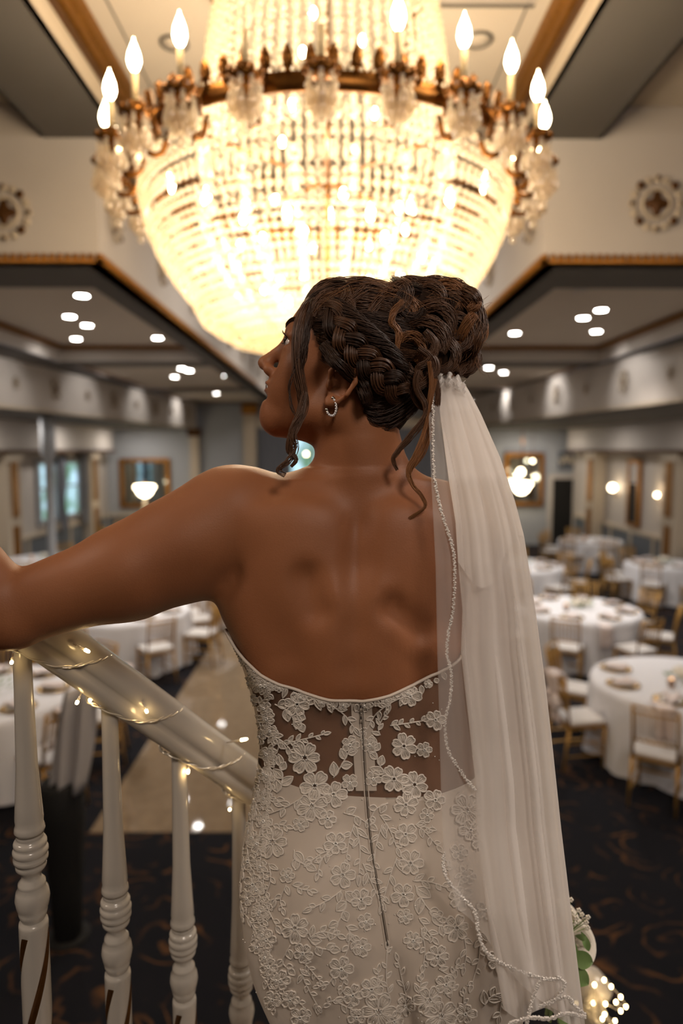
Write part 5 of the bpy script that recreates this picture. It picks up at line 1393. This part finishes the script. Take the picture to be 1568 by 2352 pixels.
blob(1000, 745, 1.0, 0.050, 0.025); blob(1045, 735, 1.0, 0.038, 0.02); blob(1035, 795, 1.0, 0.036, 0.02); blob(990, 820, 0.985, 0.044, 0.02); blob(940, 700, 0.99, 0.040, 0.02); blob(960, 870, 0.98, 0.034, 0.02); blob(1000, 690, 1.0, 0.030, 0.02); blob(820, 708, 0.99, 0.040, 0.02)
hv, hf = surface_net(FLD, gx, gy, gz); hf = hf[(hf >= 0).all(1)]
hdark = mat('dark_brown_hair', srgb(56, 37, 26), 0.45, spec=0.35); hmid = mat('brown_hair', srgb(88, 58, 38), 0.40, spec=0.5); hgold = mat('golden_brown_hair', srgb(138, 92, 56), 0.40, spec=0.5)
hm = bpy.data.meshes.new('hair'); hm.from_pydata(hv.tolist(), [], hf.tolist()); hm.polygons.foreach_set('use_smooth', [True]*len(hm.polygons)); hm.materials.append(mat('hair_base', srgb(40, 27, 19), 0.8, spec=0.1)); hm.update()
hair = bpy.data.objects.new('hair', hm); COL.objects.link(hair); hair.parent = bride
HB = BVHTree.FromPolygons([v.co.copy() for v in hm.vertices], [tuple(p.vertices) for p in hm.polygons])
def hp(px, py, lift, Yd=1.0):
    d = ray(px, py).normalized(); h = HB.ray_cast(EYE, d, 2.0)
    if h[0] is None: h = SKBVH.ray_cast(EYE, d, 1.15)
    if h[0] is None: return W(px, py, Yd)
    return h[0]-d*lift
nr = np.random.default_rng(4)
LK = {'d': ([], []), 'm': ([], []), 'g': ([], [])}
def lock(pts, w, n, key='m', npt=22, twist=0.0, depth=0.5, rad=0.00050, frizz=0.0012, taper=0.35, dest=None, tail=0):
    c = np.array([list(p) for p in smooth_path(pts, npt)]); t = np.gradient(c, axis=0); t /= np.linalg.norm(t, axis=1)[:, None]+1e-9
    view = c-np.array(EYE); view /= np.linalg.norm(view, axis=1)[:, None]
    u = np.cross(t, view); u /= np.linalg.norm(u, axis=1)[:, None]+1e-9; v = np.cross(u, t)
    s = np.linspace(0, 1, npt); ww = w*(taper+(1-taper)*np.sin(np.pi*np.clip(s*0.9+0.05, 0, 1))**0.6)
    if tail: ww = ww*(1-0.9*s**tail)
    P_, R_ = LK[key] if dest is None else dest
    for _ in range(n):
        a = nr.uniform(0, 2*np.pi); r = math.sqrt(nr.uniform(0, 1)); ph = a+twist*s
        k1, k2 = nr.uniform(2, 5), nr.uniform(0, 6.28)
        off = (r*np.cos(ph)*ww)[:, None]*u+(r*np.sin(ph)*ww*depth)[:, None]*v+(frizz*np.sin(k1*s*3+k2))[:, None]*u+(frizz*np.cos(k1*s*2.3+k2))[:, None]*v
        P_.append(c+off); R_.append(rad*nr.uniform(0.7, 1.25))
def family(A, B, n, w, ns, key, lift=0.004, jit=3, **kw):
    m_ = max(len(A), len(B))
    for k in range(n):
        t = (k+0.5)/n; pts = []
        for a, b in zip(A, B): pts.append(hp(a[0]*(1-t)+b[0]*t+nr.normal(0, jit), a[1]*(1-t)+b[1]*t+nr.normal(0, jit), lift*(0.6+nr.uniform(0, 1))))
        kk = key[int(nr.integers(len(key)))]
        lock(pts, w, ns, kk, **kw)
# hair swept back from the hairline over the crown
family([(712,690),(735,662),(775,646),(830,645),(885,655),(940,675)], [(700,712),(725,705),(770,700),(830,700),(890,710),(950,735)], 11, 0.0075, 60, 'dmm', 0.004, frizz=0.002)
family([(702,715),(730,715),(775,715),(835,722),(895,735),(955,750)], [(735,790),(770,790),(810,795),(850,805),(900,815),(960,830)], 14, 0.0080, 60, 'ddm', 0.004, frizz=0.002)
family([(738,780),(770,800),(800,830),(840,850),(890,860),(950,860)], [(742,815),(768,842),(800,862),(838,890),(880,905),(950,895)], 8, 0.0075, 60, 'ddd', 0.004, frizz=0.0015)
# swept up from the nape
family([(832,905),(860,905),(895,890),(930,870),(970,850)], [(845,985),(872,985),(905,975),(945,945),(985,900)], 11, 0.0075, 60, 'ddd', 0.003, frizz=0.002)
family([(818,868),(832,885),(840,910),(850,940)], [(828,860),(850,880),(868,910),(880,950)], 4, 0.005, 40, 'd', 0.004)
family([(740,785),(772,815),(808,842),(838,880),(846,925)], [(748,805),(775,835),(800,856),(828,890),(836,930)], 4, 0.0065, 60, 'd', 0.020, jit=2, frizz=0.002)
# waved pieces at the top of the head
for pts in ([(745,690),(752,662),(785,648),(800,668),(790,692),(765,705)],[(800,700),(830,672),(850,660),(880,668),(890,690)],[(720,730),(730,700),(745,680),(770,668)],[(760,740),(755,710),(775,690),(800,690),(810,715)],
            [(850,720),(870,690),(900,668),(925,655),(935,680)],[(900,640),(925,648),(938,668),(930,700),(905,720)]):
    lock([hp(x, y, 0.010) for x, y in pts], 0.0075, 70, 'm', frizz=0.0015, depth=0.6)
strs = [('d', hdark), ('m', hmid), ('g', hgold)]
# side braid: three fat strands weaving
BP = smooth_path([hp(748,700,0.012), hp(775,745,0.013), hp(800,785,0.014), hp(830,820,0.014), hp(862,850,0.014), hp(895,880,0.014), hp(925,905,0.012)], 60)
bA = []; 
for q_ in range(3):
    pts = []
    for i, p in enumerate(BP):
        t = BP[min(i+1,59)]-BP[max(i-1,0)]; t.normalize(); vw = (p-EYE).normalized(); u_ = t.cross(vw).normalized()
        a = i/59*2*PI*2.2+q_*2*PI/3
        pts.append(p+u_*(0.0125*math.sin(a))-vw*(0.006*math.sin(2*a)+0.002))
    bA.append(pts)
for q_, pts in enumerate(bA):
    dest = ([], []); lock(pts, 0.0095, 170, dest=dest, npt=60, depth=0.7, frizz=0.001, taper=0.7); strands('braid_strand', dest[0], dest[1], hmid if q_ != 1 else hdark, hair)
# second twist above it
BP2 = [hp(760,690,0.012), hp(800,720,0.014), hp(845,760,0.016), hp(890,800,0.016), hp(935,850,0.014)]
dest = ([], []); lock(BP2, 0.010, 160, dest=dest, npt=40, twist=9, depth=0.8, taper=0.7, frizz=0.0015); strands('twisted_lock', dest[0], dest[1], hdark, hair)
# curls of the updo
def curl(cx, cy, r, a0, sweep, Y, w, n, key, dy=0.012, grow=0.35, asp=1.0):
    pts = []
    for k in range(12):
        t = k/11; a = math.radians(a0+sweep*t); rr_ = r*(1-grow*t); pts.append(W(cx+rr_*math.cos(a)*asp, cy-rr_*math.sin(a), Y-dy*t))
    lock(pts, w*1.15, n, key, npt=30, frizz=0.0022, depth=0.6, twist=2)
CU = [(1062,702,32,200,-330,0.975,0.0050,70,'m'),(1030,690,42,190,-250,0.97,0.0065,80,'g'),(985,690,44,210,-240,0.965,0.0070,80,'m'),(1082,760,34,110,-260,0.985,0.0055,70,'g'),(1048,770,46,160,-280,0.955,0.0065,80,'m'),
      (1000,745,52,220,-260,0.95,0.0070,90,'m'),(955,775,42,80,260,0.94,0.0065,80,'d'),(1062,825,36,60,-250,0.98,0.0055,70,'m'),(1010,820,46,200,-300,0.945,0.0065,80,'m'),(965,840,38,100,250,0.935,0.0060,80,'m'),
      (925,715,34,140,-250,0.95,0.0055,70,'g'),(905,685,28,170,-230,0.955,0.0050,60,'m'),(950,700,40,60,280,0.945,0.0055,70,'d'),(1020,855,30,160,-230,0.965,0.0050,60,'g'),(1075,790,26,90,-300,0.975,0.0042,50,'m'),(980,790,60,150,-180,0.94,0.0070,90,'m'),
      (1040,735,60,100,-200,0.96,0.0070,90,'m'),(1000,770,75,30,-140,0.96,0.0065,80,'d'),(935,800,38,300,200,0.93,0.0055,60,'g'),(1045,672,30,180,-160,0.985,0.0050,60,'m'),(940,665,26,200,-200,0.97,0.0045,50,'m')]
for c in CU: curl(*c)
for k in range(34):
    cx, cy = nr.uniform(930, 1060), nr.uniform(685, 855)
    curl(cx, cy, nr.uniform(18, 42), nr.uniform(0, 360), nr.choice([-1, 1])*nr.uniform(140, 280), nr.uniform(0.955, 1.03), nr.uniform(0.004, 0.007), 60, 'dmdmg'[int(nr.integers(5))])
# sweeping outer pieces of the bun
for pts, key in (([(930,680),(960,655),(1000,650),(1045,660),(1085,678),(1100,705)],'m'),([(1100,705),(1106,745),(1090,790),(1070,830),(1050,858)],'m'),([(965,700),(990,668),(1040,665),(1080,680),(1090,700),(1075,712)],'g'),
                 ([(1000,690),(960,740),(945,790),(965,840),(950,880)],'m'),([(1040,690),(1010,760),(1000,830),(985,870)],'m'),([(1090,720),(1060,770),(1055,820),(1030,860)],'g'),([(960,730),(925,760),(905,800),(915,850),(945,880)],'g')):
    lock([W(x, y, 0.955+0.03*nr.uniform(-0.5, 1)) for x, y in pts], 0.0085, 110, key, npt=34, frizz=0.002, depth=0.7)
# tendrils
def tend(pts, Y, w, n, key, **kw): lock([W(p[0], p[1], (p[2] if len(p) > 2 else Y)) for p in pts], w, n, key, npt=46, tail=3, frizz=kw.pop('frizz', 0.0018), **kw)
tend([(712,688,0.96),(700,705,0.945),(688,740,0.925),(682,790,0.918),(684,850,0.915),(693,900,0.915),(696,935,0.915),(684,970,0.91),(668,1005,0.905),(664,1035,0.905),(680,1055,0.905),(668,1072,0.905)], 0.92, 0.0072, 110, 'm', twist=3, taper=0.25)
tend([(720,690,0.95),(708,740,0.925),(702,790,0.917),(696,830,0.915),(688,870,0.915)], 0.92, 0.0045, 60, 'd', taper=0.15)
tend([(700,900,0.912),(690,950,0.908),(672,990,0.905),(676,1030,0.905),(660,1060,0.902),(640,1080,0.90),(655,1092,0.90)], 0.91, 0.0032, 34, 'm', taper=0.1, frizz=0.003)
tend([(690,800,0.914),(676,850,0.912),(664,890,0.912),(668,930,0.91),(680,955,0.91)], 0.92, 0.0010, 8, 'd', taper=0.1)
tend([(985,830),(990,880),(984,940),(972,1000),(955,1045),(938,1080),(945,1110),(968,1140),(975,1165),(940,1190)], 0.905, 0.0023, 36, 'g', taper=0.12, frizz=0.002)
tend([(960,850),(955,890),(978,930),(975,960),(945,1000),(915,1035),(903,1055),(912,1080)], 0.905, 0.0037, 60, 'm', taper=0.15, frizz=0.002)
tend([(995,850),(1005,900),(1000,950),(985,1000),(975,1030)], 0.915, 0.0029, 40, 'm', taper=0.15)
tend([(1000,870),(985,930),(990,980),(972,1040),(945,1075),(940,1090)], 0.91, 0.0027, 40, 'g', taper=0.15, frizz=0.002)
tend([(960,800),(990,820),(1000,850),(975,880),(950,900),(960,930),(985,945)], 0.915, 0.0048, 90, 'm', taper=0.3)
tend([(925,690),(905,715),(900,740),(915,765),(912,800),(903,830)], 0.912, 0.0036, 50, 'g', taper=0.15, frizz=0.002)
tend([(975,760),(1000,790),(985,830),(960,850),(975,880),(1000,890)], 0.915, 0.0046, 80, 'm', taper=0.3)
tend([(985,890),(995,930),(1000,980),(1010,1040)], 0.93, 0.003, 26, 'd', taper=0.1)
for key, m_ in strs:
    if LK[key][0]: strands('hair_lock', LK[key][0], LK[key][1], m_, hair)
# flyaways
P_, R_ = [], []
for k in range(900):
    if k % 3 == 0: cx, cy, rr_ = 1000, 765, nr.uniform(80, 108)
    else: cx, cy, rr_ = 850, 795, nr.uniform(118, 152)
    a = math.radians(nr.uniform(-30, 150) if k % 3 == 0 else nr.uniform(55, 130)); L_ = nr.uniform(0.15, 0.6)*(1 if nr.uniform() > 0.5 else -1); Y = nr.uniform(0.93, 1.03); cur = nr.uniform(-8, 16)
    P_.append(np.array([list(W(cx+(rr_+cur*(t**2))*math.cos(a+L_*t), cy-(rr_+cur*(t**2))*math.sin(a+L_*t), Y)) for t in np.linspace(0, 1, 10)])); R_.append(0.00022)
for k in range(50):
    x0, y0 = nr.uniform(1070, 1095), nr.uniform(700, 840); dx, dy = nr.uniform(5, 45), nr.uniform(-40, 50); c_ = nr.uniform(-25, 25)
    P_.append(np.array([list(W(x0+dx*t, y0+dy*t+c_*math.sin(t*2.6), 0.97)) for t in np.linspace(0, 1, 10)])); R_.append(0.0002)
strands('flyaway_hair', P_, R_, hgold, hair)
# ================================================================ veil: two layers of tulle with beaded edges
def tulle(name, dens, col):
    m = bpy.data.materials.new(name); m.use_nodes = True; nt = m.node_tree; nt.nodes.clear(); N = nt.nodes; L = nt.links
    tr = N.new('ShaderNodeBsdfTransparent'); df = N.new('ShaderNodeBsdfDiffuse'); df.inputs[0].default_value = col
    tl = N.new('ShaderNodeBsdfTranslucent'); tl.inputs[0].default_value = col
    a = N.new('ShaderNodeMixShader'); a.inputs[0].default_value = 0.45; L.new(df.outputs[0], a.inputs[1]); L.new(tl.outputs[0], a.inputs[2])
    lw = N.new('ShaderNodeLayerWeight'); lw.inputs[0].default_value = 0.30
    mr = N.new('ShaderNodeMapRange'); mr.inputs[1].default_value = 0.0; mr.inputs[2].default_value = 0.75; mr.inputs[3].default_value = dens; mr.inputs[4].default_value = min(0.97, dens*1.6+0.25)
    L.new(lw.outputs['Facing'], mr.inputs[0])
    mx = N.new('ShaderNodeMixShader'); L.new(mr.outputs[0], mx.inputs[0]); L.new(tr.outputs[0], mx.inputs[1]); L.new(a.outputs[0], mx.inputs[2])
    o = N.new('ShaderNodeOutputMaterial'); L.new(mx.outputs[0], o.inputs[0]); return m
tul_a = tulle('veil_tulle', 0.27, srgb(252, 247, 243)); tul_b = tulle('veil_tulle_gathered', 0.60, srgb(252, 247, 243))
YV = lambda py: interp(py, [860, 940, 1100, 1300, 1500, 1700, 1900, 2100, 2352], [0.955, 0.915, 0.868, 0.850, 0.845, 0.840, 0.825, 0.800, 0.790])
LA = ([862, 880, 950, 1100, 1300, 1500, 1640, 1800, 1950, 2100, 2200, 2352], [986, 984, 984, 990, 1000, 1004, 1008, 1012, 1018, 1050, 1090, 1150])
LBX = ([862, 880, 950, 1100, 1200, 1300, 1400, 1500, 1650, 1800, 1900, 2100, 2352], [1000, 1003, 1010, 1030, 1046, 1052, 1062, 1058, 1075, 1092, 1092, 1118, 1162])
RA = ([862, 880, 900, 950, 1050, 1150, 1230, 1400, 1560, 1700, 1900, 2100, 2352], [1058, 1066, 1078, 1104, 1148, 1182, 1203, 1229, 1251, 1267, 1288, 1312, 1343])
rv = random.Random(5)
def veil_layer(name, Lt, mtl, y0, y1, nf, amp, dY, seed, bottom=None, endx=0.0):
    r2 = random.Random(seed); U = 150; Vn = 130; rows = []
    fr = [(r2.uniform(0.75, 1.25)*nf*(1+0.7*k), r2.uniform(0, 6.28), 1/(1+1.5*k)) for k in range(3)]
    for j in range(Vn+1):
        v = j/Vn; row = []
        for i in range(U+1):
            u = i/U
            ye = y1 + (bottom(u) if bottom else 0)
            py = y0(u)*(1-v)+ye*v
            xl, xr = interp(py, *Lt), interp(py, *RA)
            spread = min(1, 0.12+v*1.6)
            f = 0; fx = 0
            for w, p, am in fr:
                ph_ = w*2*PI*u+p+0.35*math.sin(2.2*v+p)
                f += am*math.sin(ph_); fx += am*math.cos(ph_)
            edge = math.sin(PI*min(1, max(0, u)))**0.35
            x = xl+(xr-xl)*u + fx*edge*amp*260*spread
            Y_ = YV(py)+dY+amp*f*spread*edge + 0.035*(u-0.5)*min(1, v*2)
            row.append(W(x, py, Y_))
        rows.append(row)
    return rows
top0 = lambda u: 884-26*math.sin(PI*min(1, 0.15+u*0.85))**1.0 + (6*math.sin(u*30))
veil = None
# gathered layer (behind), open layer (in front)
rb = veil_layer('b', LBX, tul_b, top0, 2318, 3.3, 0.0125, 0.010, 21, lambda u: -70*(1-u)*0+18*math.sin(u*9)+ (30*u))
ra = veil_layer('a', LA, tul_a, top0, 2330, 1.9, 0.0090, -0.006, 8, lambda u: -240*math.exp(-((u-0.0)/0.35)**2)+8*math.sin(u*8))
rc = veil_layer('c', LBX, tul_a, top0, 2300, 2.3, 0.0090, 0.024, 33, lambda u: 10*math.sin(u*11)+20*u)
m = MB(); m.grid(rb); vb = m.build('veil', tul_b, bride, True)
MB().grid(ra).build('veil_layer', tul_a, vb, True)
MB().grid(rc).build('veil_layer', tul_b, vb, True)
rd = veil_layer('d', LBX, tul_b, top0, 1290, 2.8, 0.0060, 0.004, 17, lambda u: 60*math.sin(u*5))
MB().grid(rd).build('veil_whitening_layer', tul_b, vb, True)  # short extra tulle layer, added to make the veil top whiter
# comb of gathered tulle at the top
m = MB(); rows = []
for v in np.linspace(0, 1, 10):
    rows.append([W(986+82*u+3*math.sin(v*20+u*9), top0(u)-4+44*v, 0.952-0.016*math.sin(PI*v)-0.012*math.sin(u*26)*(1-v*0.5)-0.006) for u in np.linspace(0, 1, 50)])
m.grid(rows); m.build('gathered_top', tul_b, vb, True)
# beaded trims
bead = mat('veil_bead', srgb(238, 232, 226), 0.12, 0.25)
def trim(pts, dY, n, jit=2.2, r=0.0011):
    P_ = smooth_path([Vector((x, y, 0)) for x, y in pts], n); m = MB(); thr = []
    for i, p in enumerate(P_):
        w = W(p.x, p.y, YV(p.y)+dY); thr.append(w)
        for s in (0, 1):
            a = i*1.9+s*3; m.sph(W(p.x+jit*math.sin(a), p.y+jit*math.cos(a*1.3), YV(p.y)+dY-0.0015), r*rv.uniform(0.7, 1.3), 6, 4)
    m.tube(thr, 0.0006, 4)
    return m
TR = [([(990,880),(994,940),(994,1000),(996,1080),(1003,1130),(1012,1170),(1026,1215),(1040,1260),(1044,1320),(1040,1400),(1030,1450),(1026,1500),(1036,1545),(1034,1600),(1022,1660),(1028,1720),(1050,1760),(1078,1800),(1090,1812)], -0.009, 330),
      ([(1020,1960),(1018,1990),(1030,2025),(1060,2060),(1090,2095),(1098,2140),(1112,2180),(1140,2205),(1180,2225),(1235,2245),(1272,2250)], -0.012, 170),
      ([(1240,2250),(1226,2285),(1214,2330),(1208,2360)], -0.012, 50), ([(1170,2350),(1220,2338),(1260,2340),(1300,2328),(1343,2336)], -0.014, 110),
      ([(1280,2245),(1296,2262),(1270,2300),(1240,2310),(1300,2290),(1318,2310),(1342,2330)], 0.002, 90)]
for i, (pts, dy_, n) in enumerate(TR):
    trim(pts, dy_-0.004, n, 2.6, 0.0014 if i else 0.0010).build('beaded_edge', bead, vb, True)
# ================================================================ bouquet in her right hand, lit tulle on the far newel
BQ = W(1290, 2170, 1.06)
t = thing('bouquet', 'white rose bouquet with green leaves and small filler flowers in her lowered right hand', 'bouquet', tuple(BQ))
def rose(c, R, parent):
    m = MB()
    for ring, (n, rr_, h, op) in enumerate(((3,0.25,0.55,0.1),(4,0.42,0.5,0.25),(5,0.62,0.40,0.5),(6,0.85,0.25,0.8))):
        for k in range(n):
            a = 2*PI*k/n+ring*0.7; rows = []
            for v in np.linspace(0, 1, 5):
                rows.append([Vector((R*(rr_*(0.35+0.65*v)+op*0.25*v*v)*math.cos(a+w*(1.2-0.3*v)), R*(rr_*(0.35+0.65*v)+op*0.25*v*v)*math.sin(a+w*(1.2-0.3*v)), R*(h*v*1.5-0.4-0.25*op*v**3))) for w in np.linspace(-0.8, 0.8, 7)])
            m.grid(rows)
    o = m.build('rose', M['petal'], parent, True); o.location = c; o.rotation_euler = (0.9, 0.2, 0.2); return o
rose(W(1328,2165,1.045)-BQ, 0.036, t); rose(W(1296,2120,1.07)-BQ, 0.034, t); rose(W(1285,2230,1.03)-BQ, 0.036, t); rose(W(1250,2160,1.08)-BQ, 0.034, t)
def leafm(a, b, w, nrm_):
    m = MB(); a = Vector(a); b = Vector(b); d = b-a; s = d.cross(nrm_).normalized(); rows = []
    for u in np.linspace(0, 1, 9):
        hw = w*math.sin(PI*u)**0.75; c = a+d*u+nrm_*(0.006*math.sin(PI*u)); rows.append([c-s*hw-nrm_*0.003*0, c+nrm_*-0.003, c+s*hw])
    return m.grid(rows)
for (x0,y0,x1,y1,w) in ((1310,2190,1362,2212,0.014),(1300,2215,1352,2262,0.015),(1335,2140,1352,2185,0.006),(1300,2140,1310,2230,0.014),(1290,2230,1318,2300,0.015),(1270,2100,1300,2070,0.012),(1280,2330,1310,2350,0.012),(1320,2150,1345,2148,0.006)):
    leafm(W(x0,y0,1.03)-BQ, W(x1,y1,1.02)-BQ, w, Vector((0,-1,0.2)).normalized()).build('leaf', M['leaf'], t, True)
m = MB(); st = MB()
rb_ = random.Random(2)
for (x, y) in ((1328,2090),(1335,2100),(1349,2106),(1322,2108),(1348,2130),(1340,2112),(1312,2096),(1306,2085),(1300,2075),(1330,2118),(1318,2120),(1310,2066),(1295,2060),(1345,2118)):
    p = W(x, y, 1.03+0.02*rb_.random())-BQ
    for k in range(5):
        a = k*1.26; m.sph(p+Vector((0.0026*math.cos(a), -0.001, 0.0026*math.sin(a))), 0.0021, 6, 4)
    st.tube([p, W(1300, 2150, 1.05)-BQ], 0.0006, 4)
m.build('filler_flowers', M['petal'], t, True); st.build('flower_stems', M['leaf'], t)
m = MB(); 
for k in range(6): m.tube([Vector((0.01*math.cos(k), 0.01*math.sin(k), -0.01)), Vector((0.012*math.cos(k*1.3)-0.01, 0.012*math.sin(k*1.3), -0.13))], 0.003, 6)
m.build('stem', M['leaf'], t, True)
# newel at the foot of the far rail with tulle and fairy lights
NY = 1.75
nw = W(1357, 2300, NY)
t = thing('newel_post', 'white newel post at the bottom right beyond the bouquet', 'post', (nw.x, nw.y, 0))
MB().lathe([(0.06,0.0),(0.06,0.3),(0.035,0.38),(0.03,nw.z-0.25),(0.045,nw.z-0.16),(0.05,nw.z-0.1),(0.035,nw.z-0.05),(0.03,nw.z),(0.05,nw.z+0.03),(0.055,nw.z+0.05),(0.02,nw.z+0.09)], 20).build('turned_post', M['rail'], t, True)
lm = tulle('sparkle_tulle', 0.25, srgb(225, 215, 200))
rows = []
for v in np.linspace(0, 1, 14):
    rows.append([W(1345+100*v*u**0.8+8*math.sin(v*7), 2235+(20+40*v)*u+105*v*(1+0.15*math.sin(u*7)), NY-0.07+0.03*math.sin(u*11+v*3)) for u in np.linspace(0, 1, 16)])
o = MB().grid(rows).build('tulle_swag', lm, smooth=True); tag(o, 'sheer tulle swag tied round the newel at the bottom right', 'fabric')
t = thing('string_lights', 'warm fairy lights in the tulle round the bottom right newel', 'fairy lights', tuple(W(1390, 2290, NY-0.08)))
b0 = W(1390, 2290, NY-0.08)
pts = [(1387,2251),(1403,2266),(1425,2290),(1437,2312),(1414,2302),(1425,2322),(1390,2306),(1362,2304),(1388,2330),(1383,2340),(1412,2345),(1322,2304),(1400,2360),(1365,2262)]
pw = [W(x, y, NY-0.09+0.02*math.sin(i*2)) - b0 for i, (x, y) in enumerate(pts)]
m = MB(); m.tube(smooth_path(pw, 120), 0.001, 4); m.build('twisted_wire', wirem, t, True)
for p in pw: MB().sph(p, 0.0042, 7, 5, (1,1,1.3)).build('led_bulb', M['led'], t, True)
lamp('fairy_light', 'POINT', b0+Vector((0,-0.03,0)), 0.12, (1.0, 0.65, 0.28), 0.03)
